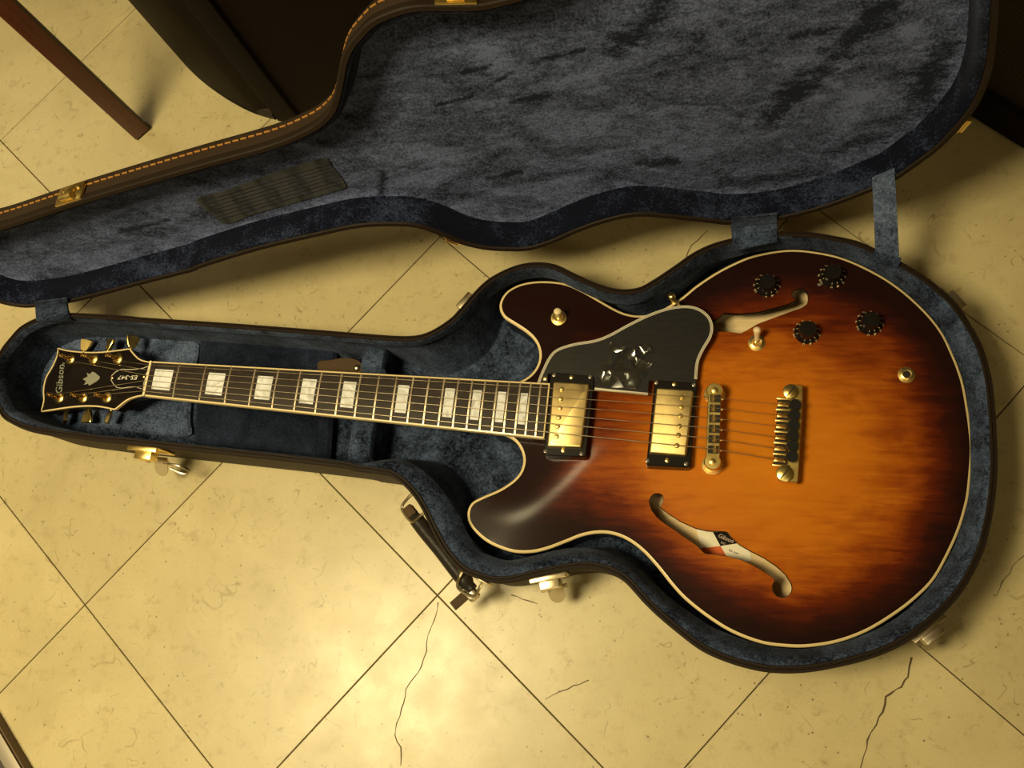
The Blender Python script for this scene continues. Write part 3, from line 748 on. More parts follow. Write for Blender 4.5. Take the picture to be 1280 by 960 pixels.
text('Gibson', at(897.5, 671.3, ZI + .001), at(916, 679.3, ZI + .001), .0044, M_lt, 'label_lettering', lb, shear=.3, bold=.01)
text('INC.', at(900.8, 679, ZI + .001), at(907, 681.6, ZI + .001), .0022, M_lt, 'label_lettering', lb, bold=.01)
text('ES-347', at(911, 688.5, ZI + .0006), at(922.5, 694, ZI + .0006), .0020, M_black, 'label_lettering', lb)

# neck and fretboard
NZ, EZ = .0785, .0865
n0, n1 = at(191, 453, NZ), at(182, 494, NZ); e1, e0 = at(678.8, 546.8, EZ), at(685.8, 480.6, EZ)
def fb(s, t, dz=0):   # s: 0 nut..1 end of board, t: 0 upper edge..1 lower edge
    a = n0.lerp(e0, s); b = n1.lerp(e1, s); return a.lerp(b, t) + V(0, 0, dz)
NUTC = fb(0, .5); ENDC = fb(1, .5); BL = (ENDC - NUTC).length
rings = []
for s in np.linspace(0, 1, 12):
    w = (fb(s, 1) - fb(s, 0)).length; 
    tt = np.linspace(0, 1, 13); up = [fb(s, t, .0012 * (1 - (2 * t - 1) ** 2)) for t in tt]
    rings.append(up + [fb(s, 1, -.0062), fb(s, 0, -.0062)])
bm = NB(); loft(bm, rings, True, True, True); board = mesh_obj('fretboard', bm, M_board, gt, sharp=30)
# binding strips
bm = NB()
for sgn, t in ((-1, 0), (1, 1)):
    rr = []
    for s in np.linspace(0, 1, 8):
        o_ = (fb(s, 1) - fb(s, 0)).normalized() * sgn; c = fb(s, t); rr.append([c - o_ * .0005 + V(0, 0, .0009), c + o_ * .0010 + V(0, 0, .0007), c + o_ * .0015 - V(0, 0, .0002), c + o_ * .0015 - V(0, 0, .0060), c - o_ * .0005 - V(0, 0, .0060)])
    loft(bm, rr, True, True, True)
ax = (ENDC - NUTC).normalized()
loft(bm, [[fb(1, t) + ax * .0001 + V(0, 0, .0012), fb(1, t) + ax * .0014 + V(0, 0, .0011), fb(1, t) + ax * .0014 - V(0, 0, .006), fb(1, t) + ax * .0001 - V(0, 0, .006)] for t in (-.02, .5, 1.02)], True, True, True)
mesh_obj('board_binding', bm, M_cream, board)
SL = (at(893, 533, .096) - NUTC).length
frets = [SL * (1 - 2 ** (-k / 12)) / BL for k in range(1, 23)]
frets = [f * (.985 / frets[-1]) if frets[-1] > .985 else f for f in frets]
for f in frets:
    bm = NB(); rr = []
    for t in np.linspace(.0, 1, 9):
        c = fb(f, t, .0012 * (1 - (2 * t - 1) ** 2)); rr.append([c - ax * .0013, c - ax * .0008 + V(0, 0, .0010), c + ax * .0008 + V(0, 0, .0010), c + ax * .0013])
    loft(bm, rr, True, True, True); mesh_obj('fret', bm, M_string, board)
for k in (1, 3, 5, 7, 9, 12, 15, 17, 19, 21):
    lo = frets[k - 2] if k > 1 else 0; hi = frets[k - 1]; w = hi - lo; a, b = lo + w * .17, hi - w * .17
    bm = NB(); rr = []
    for t in np.linspace(.2, .8, 7):
        z = .0012 * (1 - (2 * t - 1) ** 2) + .00015; rr.append([fb(a, t, z), fb(b, t, z), fb(b, t, z - .001), fb(a, t, z - .001)])
    loft(bm, rr, True, True, True); mesh_obj('pearl_inlay', bm, M_pearl, board, smooth=False)
# nut
bm = NB(); rr = []
for t in np.linspace(-.03, 1.03, 8):
    c = fb(0, t); rr.append([c - ax * .0042 - V(0, 0, .006), c - ax * .0042 + V(0, 0, .0008), c - ax * .003 + V(0, 0, .0020), c - ax * .0004 + V(0, 0, .0022), c - V(0, 0, .006)])
loft(bm, rr, True, True, True); mesh_obj('nut', bm, mat('bone_nut', (.84, .72, .45), .3), gt)
# neck back
bm = NB(); rings = []
for s, dp in ((-.01, .017), (.05, .0165), (.3, .018), (.6, .019), (.82, .021), (.90, .034), (.97, .042)):
    a, b = fb(s, 0, -.006), fb(s, 1, -.006); w = (b - a) / 2; c = (a + b) / 2
    r = [c + w * math.cos(t) - V(0, 0, dp * math.sin(t) ** .8 if math.sin(t) > 0 else 0) for t in np.linspace(0, math.pi, 14)]
    rings.append(r)
loft(bm, rings, True, True, True); mesh_obj('neck', bm, M_side, gt)

# headstock: a plane tilting down from the nut
HT = V(-1, 0, 0)
hA = NUTC - ax * .003; hz0 = .0765; tip = at(56, 482, .046)
dirh = V(tip.x - hA.x, tip.y - hA.y, 0); LH = dirh.length; dh = dirh.normalized(); SLP = (hz0 - .046) / LH
Nh = (V(dh.x * SLP, dh.y * SLP, 1)).normalized()
P0h = V(hA.x, hA.y, hz0)
def hat(u, v, dz=0):
    w = ray(u, v); t = (P0h + Nh * dz - CAM).dot(Nh) / w.dot(Nh); return CAM + w * t
head = cr([(193,452.6),(185,452),(175,449),(167.5,442),(162.5,435.5)], 3, False)[:-1] + cr([(162.5,435.5),(145,438),(125,440),(105,440),(85,438),(72.5,435)], 3, False)[:-1] + \
    cr([(72.5,435),(71,445),(65,458.8),(58.8,469),(55.8,477),(54,488.8),(54.6,500),(51,515)], 3, False)[:-1] + cr([(51,515),(67.5,512.5),(87.5,509.5),(107.5,508),(125,508.8),(143.8,512.5)], 3, False)[:-1] + \
    cr([(143.8,512.5),(150,507.5),(160,500),(172.5,495.8),(184,494.6)], 3, False)
HP = [hat(u, v) for u, v in head]
HPr = resample([tuple(p) for p in HP], 150)
hn = inward(HPr)
bm = NB(); loft(bm, [[Vector(p) - Nh * .014 for p in HPr], [Vector(p) - Nh * .0008 for p in HPr], [Vector(p) + V(n[0], n[1], 0) * .0016 + Nh * .0 for p, n in zip(HPr, hn)]], True, True, True)
hd = mesh_obj('headstock', bm, M_head, gt, sharp=30)
bm = NB(); loft(bm, [[Vector(p) - V(n[0], n[1], 0) * .0001 - Nh * .0030 for p, n in zip(HPr, hn)], [Vector(p) - V(n[0], n[1], 0) * .0002 + Nh * .0003 for p, n in zip(HPr, hn)], [Vector(p) + V(n[0], n[1], 0) * .0013 + Nh * .0005 for p, n in zip(HPr, hn)], [Vector(p) + V(n[0], n[1], 0) * .0014 - Nh * .0006 for p, n in zip(HPr, hn)]])
mesh_obj('head_binding', bm, M_cream, hd)
M_logo = mat('pearl_logo', (.27, .27, .21), .3)
text('Gibson', hat(77.5, 491), hat(80.5, 455), .0105, M_logo, 'logo', hd, nrm=Nh, shear=.25, bold=.012)
bm = NB(); tube(bm, [hat(u, v, .0003) for u, v in cr([(80.5,458.5),(79.8,456.2),(78.6,455.2),(79.2,453.6),(81.0,454.4)], 3, False)], .0005, 5); mesh_obj('logo', bm, M_logo, hd)
def hplate(px, dz, th, mt, name, par, sm=False):
    bm = NB(); P = [hat(u, v, dz) for u, v in px]; loft(bm, [P, [p + Nh * th for p in P]], True, True, True); return mesh_obj(name, bm, mt, par, smooth=sm)
cz8 = lambda L: [(44 + x / 8, 424 + y / 8) for x, y in L]
hplate(cz8([(478,400),(527,372),(517,335),(548,352),(572,325),(600,335),(648,376),(645,395),(612,425),(540,465),(530,445),(488,457),(510,422)]), .0001, .0003, M_logo, 'crown_inlay', hd)
cov = cz8([(755,388),(768,362),(800,330),(835,310),(870,300),(930,304),(1000,300),(1080,290),(1130,270),(1137,290),(1122,330),(1108,345),(1114,365),(1100,400),(1085,440),(1082,502),(1060,494),(1000,476),(930,480),(870,490),(815,482),(785,450),(765,418)])
cover = hplate(cov, .0004, .0012, M_black, 'truss_cover', gt)
bm = NB(); P = [hat(u, v, .0018) for u, v in cov]; tube(bm, P + [P[0], P[1]], .00045, 5); mesh_obj('white_edge', bm, M_white, cover)
text('ES-347', hat(172.5, 469.5, .0017), hat(147.8, 469.3, .0017), .0050, M_label, 'lettering', cover, nrm=Nh, shear=.15, bold=.004)
for u, v in ((140.3, 472.3), (180, 471)):
    bm = NB(); lathe(bm, hat(u, v, .0016), Nh, [(.0021, 0), (.0020, .0008), (.0009, .0016)], 12); mesh_obj('screw', bm, M_copper, cover)
# tuners
btn = {}
posts = [((88.8,448.8),(81,445.5)), ((117.5,448.8),(110,445.5)), ((148,448.8),(140.5,445.5)), ((75,497.5),(67,493)), ((104.5,497.5),(97,493)), ((134.5,497.5),(128,493))]
buttons = [((103,445),(108,430),.3), ((133,444),(138,430),-.3), ((163,441),(165.8,427),1.0), ((83,507),(82,522),.7), ((112,507),(109,524),0), ((141,508),(136,522),.9)]
PT = []
for (b, tp), (s0, s1, rot) in zip(posts, buttons):
    c = hat(*b); bm = NB(); lathe(bm, c, Nh, [(.0070, 0), (.0070, .0012), (.0058, .0024), (.0038, .0028)], 20); tn = mesh_obj('tuner', bm, M_gold, gt)
    bm = NB(); lathe(bm, c + Nh * .002, Nh, [(.0030, 0), (.0030, .006), (.0022, .0085), (.0021, .012), (.0029, .0136), (.0031, .0155), (.0021, .0168)], 14); mesh_obj('post', bm, M_copper, tn)
    PT.append(c + Nh * .0115)
    # housing under the head, shaft and button
    q = lambda u, v: hat(u, v, -.017)
    a, e = q(*s0), q(*s1); d = (e - a).normalized(); w = Nh.cross(d).normalized()
    bm = NB(); tube(bm, [a - d * .016, a + d * .001, a + d * .0015, a + d * .0045, a + d * .005, a + d * .008], [.0022, .0022, .0034, .0030, .0016, .0016], 10); mesh_obj('shaft', bm, M_gold, tn)
    W1 = (w * math.cos(rot) + Nh * math.sin(rot)); W2 = d.cross(W1).normalized()
    P = [(0, -.003), (.003, -.0050), (.009, -.0070), (.0140, -.0079), (.0150, -.0074), (.0156, 0), (.0150, .0074), (.0140, .0079), (.009, .0070), (.003, .0050), (0, .003)]
    bm = NB(); b0 = a + d * .006; rr = []
    for zz, k in ((-.0022, .9), (-.0016, 1), (.0016, 1), (.0022, .9)): rr.append([b0 + d * (x * k + (1 - k) * .008) + W1 * (y * k) + W2 * zz for x, y in P])
    loft(bm, rr, True, True, True); mesh_obj('button', bm, M_gold, tn, sharp=30)
    btn[tn.name] = 1

# pickguard
pg = cr([(673,478),(678,464.8),(687.5,446),(698,436.5),(719,430),(743,426),(762,419),(785.8,406),(812,393.5),(836,385.5),(857.5,383),(873.4,386.4),(885.4,395.7),(890,407.6),(888,421),(878.7,436.9),(872,452.8),(870,474)], 4, False)
pgs = [(870.5,480),(811,475.5),(810,491.2),(743,484.4),(743.5,472),(684.5,467),(684.5,479)]
GZ = .0835
Pg = [at(u, v, GZ) for u, v in pg + pgs]
bm = NB(); loft(bm, [[p - V(0, 0, .0028) for p in Pg], Pg], True, True, True); guard = mesh_obj('pickguard', bm, M_guard, gt, smooth=False)
def ribbon(px, z, off0, off1, mt, name, par):
    P = resample([tuple(at(u, v, z)) for u, v in px], 120, False); t = np.gradient(P[:, :2], axis=0); t /= np.linalg.norm(t, axis=1)[:, None]
    n = np.stack([t[:, 1], -t[:, 0]], 1); bm = NB()
    A = [(p[0] + m[0] * off0, p[1] + m[1] * off0, z + .0001) for p, m in zip(P, n)]; B = [(p[0] + m[0] * off1, p[1] + m[1] * off1, z + .0001) for p, m in zip(P, n)]
    A2 = [(p[0] + m[0] * off0, p[1] + m[1] * off0, z - .0028) for p, m in zip(P, n)]; B2 = [(p[0] + m[0] * off1, p[1] + m[1] * off1, z - .0028) for p, m in zip(P, n)]
    loft(bm, [A2, A, B, B2], False); return mesh_obj(name, bm, mt, par)
for a_, b_, m_ in ((-.0010, -.0003, M_white), (-.0003, .0001, M_blacksat), (.0001, .0008, M_white), (.0008, .0012, M_blacksat), (.0012, .0018, M_white), (.0018, .0022, M_blacksat)): ribbon(pg, GZ, a_, b_, m_, 'edge_line', guard)
ribbon([(743.4, 485), (776, 488.3), (810, 491.6)], GZ, -.0004, .0018, M_white, 'edge_line', guard)
bm = NB(); lathe(bm, at(681.8, 472.8, GZ), (0, 0, 1), [(.0024, 0), (.0022, .0006), (.001, .0010)], 12); mesh_obj('screw', bm, M_gold, guard)
bm = NB(); tube(bm, [at(852, 385, GZ - .003), at(846, 378, .080), at(841, 373, .074)], .0016, 8); br = mesh_obj('guard_bracket', bm, M_gold, gt)
bm = NB(); c = at(843, 379, .062); dd = (at(838.5, 368, .074) - at(843, 379, .062)).normalized()
lathe(bm, c, dd, [(.0042, 0), (.0042, .002), (.0030, .003), (.0030, .008), (.0040, .009), (.0040, .013), (.003, .014)], 14); mesh_obj('bracket_nut', bm, M_gold, br)

# pickups
def rounded(P, r, n=4):
    out = []; N = len(P)
    for i in range(N):
        a, b, c = P[i - 1], P[i], P[(i + 1) % N]; d0 = (a - b).normalized(); d1 = (c - b).normalized()
        p0 = b + d0 * r; p1 = b + d1 * r
        for k in range(n + 1):
            t = k / n; out.append(p0 * (1 - t) ** 2 + b * 2 * t * (1 - t) + p1 * t * t)
    return out
def inset(P, w):
    a = np.array([[p.x, p.y, p.z] for p in P]); t = np.roll(a[:, :2], -1, 0) - np.roll(a[:, :2], 1, 0); t /= np.linalg.norm(t, axis=1)[:, None]
    n = np.stack([-t[:, 1], t[:, 0]], 1) * (1 if area2(a) > 0 else -1)
    return [Vector((p.x + m[0] * w, p.y + m[1] * w, p.z)) for p, m in zip(P, n)]
def up(P, dz): return [p + V(0, 0, dz) for p in P]
def pickup(ringpx, coverpx, poles, smalls, golds, rz, cz_, lab_):
    Rg = rounded(q2(ringpx, rz), .003); lo = topz(Rg[0].x, Rg[0].y) - .0015
    bm = NB(); flo = [V(p.x, p.y, lo) for p in inset(Rg, -.0012)]
    Cc = rounded(q2(coverpx, rz), .002)
    loft(bm, [flo, up(Rg, -.0008), inset(Rg, .0008)], True, False, True); rg = mesh_obj('pickup', bm, M_black, gt, sharp=30); rg['label'] = lab_
    Cp = rounded(q2(coverpx, cz_), .0022, 5)
    bm = NB(); loft(bm, [[V(p.x, p.y, rz - .001) for p in inset(Cp, -.0006)], up(inset(Cp, -.0004), -.0018), up(Cp, -.0004), inset(Cp, .0015)], True, False, True); cv = mesh_obj('pickup_cover', bm, M_goldworn, rg, sharp=60)
    for u, v in poles:
        bm = NB(); c = at(u, v, cz_); lathe(bm, c, (0, 0, 1), [(.0026, -.0004), (.0026, .0006), (.0019, .0014), (.0003, .0016)], 14); mesh_obj('pole_screw', bm, M_gold, rg)
    for u, v in smalls:
        bm = NB(); lathe(bm, at(u, v, rz), (0, 0, 1), [(.0022, -.0004), (.0021, .0004), (.0012, .0007), (.0004, .0001)], 12); mesh_obj('ring_screw', bm, M_grey, rg)
    for u, v in golds:
        bm = NB(); lathe(bm, at(u, v, rz), (0, 0, 1), [(.0023, -.0004), (.0022, .0006), (.0010, .0011)], 12); mesh_obj('height_screw', bm, M_gold, rg)
pickup([(688,465),(743.4,470),(732,571),(679.7,569)], [(692,477),(736.5,479.8),(726.6,559),(684,557.8)],
       [(702,486.5),(700.7,498.7),(699.8,510.3),(698.4,522),(696.8,533),(695.6,545.6)], [(692.8,468.5),(737.8,471),(682,563.8),(727,567)], [(714.4,471.5),(704,563)], .0845, .0885, 'gold covered pickup beside the end of the fretboard')
pickup([(818.4,474.7),(872,479),(862.5,584.8),(807.8,581.6)], [(821,484.4),(866.6,487.8),(857.8,569.4),(812,565.6)],
       [(852.8,497),(851.6,509),(850.3,520),(849,532.8),(848,544),(846,557)], [(820.7,478),(867.6,481),(809.4,575.6),(857.8,579.7)], [(843,480),(834,575.6)], .0855, .0900, 'gold covered pickup beside the bridge')

# bridge
BZ = .0935
bm = NB(); prism(bm, [(p.x, p.y) for p in rounded(q2([(885,484),(901.6,485.6),(899.8,575),(882,573)], BZ), .004)], BZ - .0065, BZ, .0008)
bridge = mesh_obj('bridge', bm, M_gold, gt, sharp=30)
for u, v in ((893.4, 488), (890.6, 577)):
    c = at(u, v, BZ); lo = topz(c.x, c.y)
    bm = NB(); lathe(bm, V(c.x, c.y, lo), (0, 0, 1), [(.0108, 0), (.0108, .0015), (.0104, .0021), (.006, .0022), (.006, BZ - lo - .005), (.0080, BZ - lo - .004), (.0082, BZ - lo - .0008), (.0074, BZ - lo + .0003), (.0030, BZ - lo + .0004), (.0028, BZ - lo + .002), (.0018, BZ - lo + .0024)], 24); mesh_obj('post', bm, M_gold, bridge)
sy = [498, 510.6, 523.5, 536.3, 549, 562]
ba, bb = at(894, 498, BZ), at(891.5, 562, BZ); bd = (bb - ba).normalized(); bx = V(-bd.y, bd.x, 0); bx = bx if bx.x > 0 else -bx
SAD = []
for k, y in enumerate(sy):
    c = ba.lerp(bb, k / 5) ; off = (-.0018, -.001, -.0003, .0003, .0012, .002)[k]
    bm = NB(); obox(bm, c + bx * .0002 + V(0, 0, .00005), bx * .0052, bd * .0040, V(0, 0, .0003)); mesh_obj('saddle_slot', bm, M_groove, bridge, smooth=False)
    bm = NB(); cs = c + bx * off
    loft(bm, [[cs + bd * s - bx * .0026 + V(0, 0, .0002), cs + bd * s - bx * .0004 + V(0, 0, .0022), cs + bd * s + bx * .0004 + V(0, 0, .0022), cs + bd * s + bx * .0026 + V(0, 0, .0002)] for s in (-.0033, .0033)], True, True, True)
    mesh_obj('saddle', bm, M_gold, bridge, smooth=False); SAD.append(cs + V(0, 0, .0026))
    bm = NB(); tube(bm, [c + bx * .0052 - V(0, 0, .002), c + bx * .0080 - V(0, 0, .002)], .0013, 8); mesh_obj('adjust_screw', bm, M_gold, bridge)

# fine tuning tailpiece
TZ = .0885
bm = NB(); prism(bm, [(p.x, p.y) for p in rounded(q2([(981,482),(988,479.5),(1004,481.5),(1003,520),(997.5,604),(972,600.5),(971,593),(984,589),(989,500),(981,492)], TZ), .0022, 3)], TZ - .006, TZ, .0008)
tail = mesh_obj('tailpiece', bm, M_gold, gt, sharp=30)
for (u, v), rr_ in (((988.4, 489.4), .0075), ((981, 592), .0082)):
    c = at(u, v, TZ + .002); lo = topz(c.x, c.y)
    bm = NB(); lathe(bm, V(c.x, c.y, lo), (0, 0, 1), [(.0055, 0), (.0055, TZ - lo), (rr_, TZ - lo + .0002), (rr_, TZ - lo + .0018), (rr_ - .001, TZ - lo + .0026)], 22); st_ = mesh_obj('stud', bm, M_gold, tail)
    d = V(math.cos(.9), math.sin(.9), 0); n = V(-d.y, d.x, 0)
    bm = NB(); obox(bm, V(c.x, c.y, TZ + .0027), d * (rr_ - .0012), n * .0006, V(0, 0, .0001)); mesh_obj('slot', bm, M_groove, st_, smooth=False)
ta, tb = at(970.6, 498, TZ - .001), at(965, 581, TZ - .001); td = (tb - ta).normalized(); tx = V(-td.y, td.x, 0); tx = tx if tx.x > 0 else -tx
for k in range(7):
    c = ta.lerp(tb, k / 6); bm = NB(); obox(bm, c + tx * .0085 - V(0, 0, .001), tx * .0085, td * .0012, V(0, 0, .0032), .0006); mesh_obj('finger', bm, M_gold, tail, sharp=30)
bm = NB(); obox(bm, (ta + tb) / 2 + tx * .009 - V(0, 0, .005), tx * .0075, (tb - ta) / 2, V(0, 0, .0012)); mesh_obj('string_tray', bm, M_groove, tail, smooth=False)
kn = [(994,506),(992.8,519),(992,531.8),(991.3,544.3),(990.7,557),(990,570.6)]
TS = []
for k in range(6):
    c = ta.lerp(tb, (k + .5) / 6); TS.append(c - tx * .0005 + V(0, 0, -.001))
    bm = NB(); obox(bm, c + tx * .0075 - V(0, 0, .0016), tx * .0060, td * .0022, V(0, 0, .0016), .0008); mesh_obj('string_lever', bm, M_copper, tail, sharp=30)
    c = at(*kn[k], TZ + .0055)
    bm = NB(); P = []; nn = 28
    rr = []
    for r, z in ((.0030, -.006), (.0030, -.002), (.0053, -.0018), (.0055, 0), (.0055, .0013), (.0052, .0016)):
        rr.append([c + V((r + (.0002 if j % 2 else -.0001)) * math.cos(2 * math.pi * j / nn), (r + (.0002 if j % 2 else -.0001)) * math.sin(2 * math.pi * j / nn), z) for j in range(nn)])
    loft(bm, rr, True, True, True); mesh_obj('fine_tuner', bm, M_blacksat, tail, sharp=25)

# strings
for k in range(6):
    t = .10 + .8 * k / 5; nz = fb(-.004, t, .0024); r = (.0003, .00034, .00040, .00046, .00054, .0006)[5 - k if False else k] * .9
    pi = [2, 1, 0, 3, 4, 5]; pidx = [2, 1, 0, 3, 4, 5][k]
    post = PT[pidx] if k < 3 else PT[[5, 4, 3][5 - k] if False else {3: 3, 4: 4, 5: 5}[k]]
    side = V(0, -.003, 0) if k < 3 else V(0, .003, 0)
    bm = NB(); tube(bm, [post + side - Nh * .006, nz - ax * .001, nz + ax * .001, SAD[k], TS[k] + tx * .004], r, 6)
    mesh_obj('string', bm, M_string, gt)

# control knobs
CR_ = None
def knob(u, v, zero, gleam):
    c = attop(u, v, .004); lo = topz(c.x, c.y) + .0004; c = V(c.x, c.y, lo)
    bm = NB(); lathe(bm, c, (0, 0, 1), [(.0122, 0), (.0124, .0012), (.0100, .0048), (.0090, .0058), (.0084, .0125), (.0078, .0136), (.0060, .0137)], 36)
    kb = mesh_obj('knob', bm, M_black, gt, sharp=35)
    for i in range(11):
        a = zero + i * math.radians(30); rr_ = V(math.cos(a), math.sin(a), 0); tt = V(-rr_.y, rr_.x, 0)
        nn = (rr_ * .0036 + V(0, 0, .0024)).normalized(); p = c + rr_ * .0120 + V(0, 0, .0024); w = .0011 if i < 10 else .0019
        text(str(i), p - tt * -w, p + tt * -w if False else p - tt * w, .0026, M_numer, 'numeral', kb, nrm=nn) if False else text(str(i), p + tt * w, p - tt * w, .0032, M_numer, 'numeral', kb, nrm=nn, ext=.00012, bold=.01)
        bm = NB(); q_ = c + rr_ * .01005 + V(0, 0, .0052); obox(bm, q_, rr_ * .0008, tt * .00022, V(0, 0, .0002)); mesh_obj('tick_mark', bm, M_numer, kb, smooth=False)
    if gleam:
        a = math.radians(gleam); rr_ = V(math.cos(a), math.sin(a), 0)
        bm = NB(); obox(bm, c + rr_ * .0145 + V(0, 0, .0006), rr_ * .003, V(-rr_.y, rr_.x, 0) * .0018, V(0, 0, .0004), .0003); o = mesh_obj('pointer', bm, M_nickel, kb)
knob(958.8, 356, math.radians(265), 0)
knob(1040.5, 344, math.radians(265), 215)
knob(1008.8, 414.5, math.radians(255), 0)
knob(1087.5, 403, math.radians(262), 212)
# switches and jack
def switch(u, v, tu, tv, L):
    c = attop(u, v, .001); bm = NB(); lathe(bm, V(c.x, c.y, c.z - .001), (0, 0, 1), [(.0085, 0), (.0085, .0007), (.0066, .0010), (.0066, .0026), (.0052, .0032), (.0040, .0026)], 24); sw = mesh_obj('toggle_switch', bm, M_gold, gt, sharp=30)
    tp = attop(tu, tv, L); d = (tp - c).normalized()
    bm = NB(); lathe(bm, c + V(0, 0, .001), d, [(.0018, 0), (.0016, .006)], 10); mesh_obj('lever', bm, M_nickel, sw)
    ln = (tp - c).length
    bm = NB(); lathe(bm, c + V(0, 0, .001) + d * .004, d, [(.0024, 0), (.0028, ln * .35), (.0038, ln * .62), (.0040, ln * .72), (.0030, ln * .80), (.0012, ln * .84)], 16); mesh_obj('switch_tip', bm, M_tip, sw)
switch(945.8, 428.5, 946.4, 411, .019)
switch(698.3, 397, 697, 389.5, .015)
c = attop(1133, 468.5, .001)
bm = NB(); lathe(bm, V(c.x, c.y, c.z - .001), (0, 0, 1), [(.0082, 0), (.0082, .0008), (.0062, .0012), (.0060, .0036), (.0046, .0042), (.0033, .0040), (.0033, -.001)], 26, True, True); jk = mesh_obj('output_jack', bm, M_gold, gt, sharp=30)
bm = NB(); lathe(bm, V(c.x, c.y, c.z - .002), (0, 0, 1), [(.0032, 0), (.0032, .0048)], 20); mesh_obj('jack_hole', bm, M_groove, jk)

# ------------------------------------------------------------------ crumpled clear film on the pickguard
fl = [(245,780),(262,690),(280,620),(350,500),(470,360),(540,330),(430,275),(450,225),(470,200),(500,250),(560,290),(600,255),(680,250),(800,270),(830,220),(880,208),(940,210),(1020,300),(1015,350),(930,345),(890,390),(880,450),(950,465),(1015,480),(975,560),(940,640),(900,670),(850,740),(800,820),(640,800),(470,795)]
P2 = [at(720 + x / 10.667, 410 + y / 10.667, GZ + .0008) for x, y in fl]
FPt = np.array([(p.x, p.y) for p in P2]); pts = [tuple(p) for p in FPt]; ed = [(i, (i + 1) % len(pts)) for i in range(len(pts))]
while len(pts) < 92:
    x = FPt[:, 0].min() + rnd() * np.ptp(FPt[:, 0]); y = FPt[:, 1].min() + rnd() * np.ptp(FPt[:, 1])
    if inside(x, y, FPt): pts.append((x, y))
vo, eo, fo, *_ = delaunay_2d_cdt([Vector(p) for p in pts], ed, [], 0, 1e-6)
bm = NB(); c0 = at(788, 448, GZ)
bv = [bm.verts.new((p.x, p.y, GZ + .0006 + (rnd() ** 1.3) * .014 * max(.25, 1 - (Vector((p.x, p.y)) - Vector((c0.x, c0.y))).length / .05))) for p in vo]
for f in fo:
    c = sum((vo[i] for i in f), Vector((0, 0))) / len(f)
    if inside(c.x, c.y, FPt): bm.faces.new([bv[i] for i in f])
bmesh.ops.delete(bm, geom=[v for v in bm.verts if not v.link_faces], context='VERTS')
film = mesh_obj('plastic_film', bm, M_film, None, smooth=True, sharp=50)
tag(film, 'crumpled clear plastic film scrap on the black pickguard', 'plastic film')

# ------------------------------------------------------------------ wooden leg at upper left
lg = empty('wooden_leg', at(176, 172, 0), 'square red-brown wooden leg standing on the floor, upper left', 'furniture leg')
a, b = at(172, 177, 0), at(188, 163, 0); w = b - a; n = V(-w.y, w.x, 0)
if n.dot(-a) > 0: n = -n
n = n.normalized() * .022
bm = NB(); obox(bm, (a + b) / 2 + n / 2 + V(0, 0, .36), w / 2, n / 2, V(0, 0, .357), .0012)
for f in bm.faces:
    f.normal_update()
mesh_obj('post', bm, M_redwood, lg)
bm = NB(); dr = (b - a).normalized(); obox(bm, b + n / 2 + dr * .0006 + V(0, 0, .36), dr * .0010, n / 2, V(0, 0, .356)); mesh_obj('dark_side', bm, M_darkwood, lg, smooth=False)
bm = NB(); lathe(bm, (a + b) / 2 + n / 2, (0, 0, 1), [(.007, 0), (.007, .003)], 14); mesh_obj('glide', bm, M_blacksat, lg)
bm = NB(); obox(bm, (a + b) / 2 + n / 2 + V(-.16, .10, .735), (.22, 0, 0), (0, .18, 0), (0, 0, .015), .004); mesh_obj('stool_top', bm, M_redwood, lg)

# ------------------------------------------------------------------ speaker cabinet at upper left
amp = empty('speaker_cabinet', at(360, 120, 0), 'dark brown speaker cabinet with bulging ribbed grille behind the case neck', 'speaker cabinet')
Fp = at(350, 150, 0); HA = .52
arc = [at(u, v, 0) for u, v in cr([(345,150),(318,142),(292,129),(266,112),(243,93),(222,70),(200,38),(178,3),(160,-28),(150,-60)], 4, False)]
Gp = arc[-1]
Rt = V(Fp.x + .42, Fp.y + .16, 0)
right_dir = (at(420, 92, 0) - at(397, 127, 0)); 
# plan: curved grille, corner band, long dark side
side = (at(400, 141, 0) - Fp).normalized(); back_ = V(-side.y, side.x, 0); back_ = back_ if back_.y > 0 else -back_
p1 = Fp + side * .028; p2 = Fp + side * .40; p3 = p2 + back_ * .36; p4 = Gp + V(.05, .03, 0)
bm = NB(); plan = [p1 - side * .016 + back_ * .003, p2, p3, p4] + [q for q in arc[::-1]][1:-3]
inner = [(p.x, p.y) for p in plan]
prism(bm, inner, .0, HA, .004); mesh_obj('cabinet_box', bm, M_amp, amp, sharp=30)
outn = lambda i: (lambda t: V(t.y, -t.x, 0))((arc[min(i + 1, len(arc) - 1)] - arc[max(i - 1, 0)]).normalized())
def arcoff(k, z):
    r = []
    for i, p in enumerate(arc):
        o = outn(i)
        if o.dot(V(-1, -1, 0)) < 0: o = -o
        r.append(p + o * k + V(0, 0, z))
    return r
bm = NB(); A = arc[2:]; 
bm = NB(); loft(bm, [[p for p in arcoff(.0, .0)], [p for p in arcoff(.0, .012)], [p for p in arcoff(-.003, .018)], [p for p in arcoff(-.016, .021)]], False); 
loft(bm, [[p for p in arcoff(.0, .0)], [p for p in arcoff(-.03, .0)]], False); mesh_obj('base_lip', bm, tolex('lip_vinyl', (.034, .027, .021)), amp)
bm = NB(); rr = [arcoff(-.014, z) for z in np.linspace(.020, HA - .02, 6)]; loft(bm, rr, False); gr = mesh_obj('grille', bm, M_grille, amp)
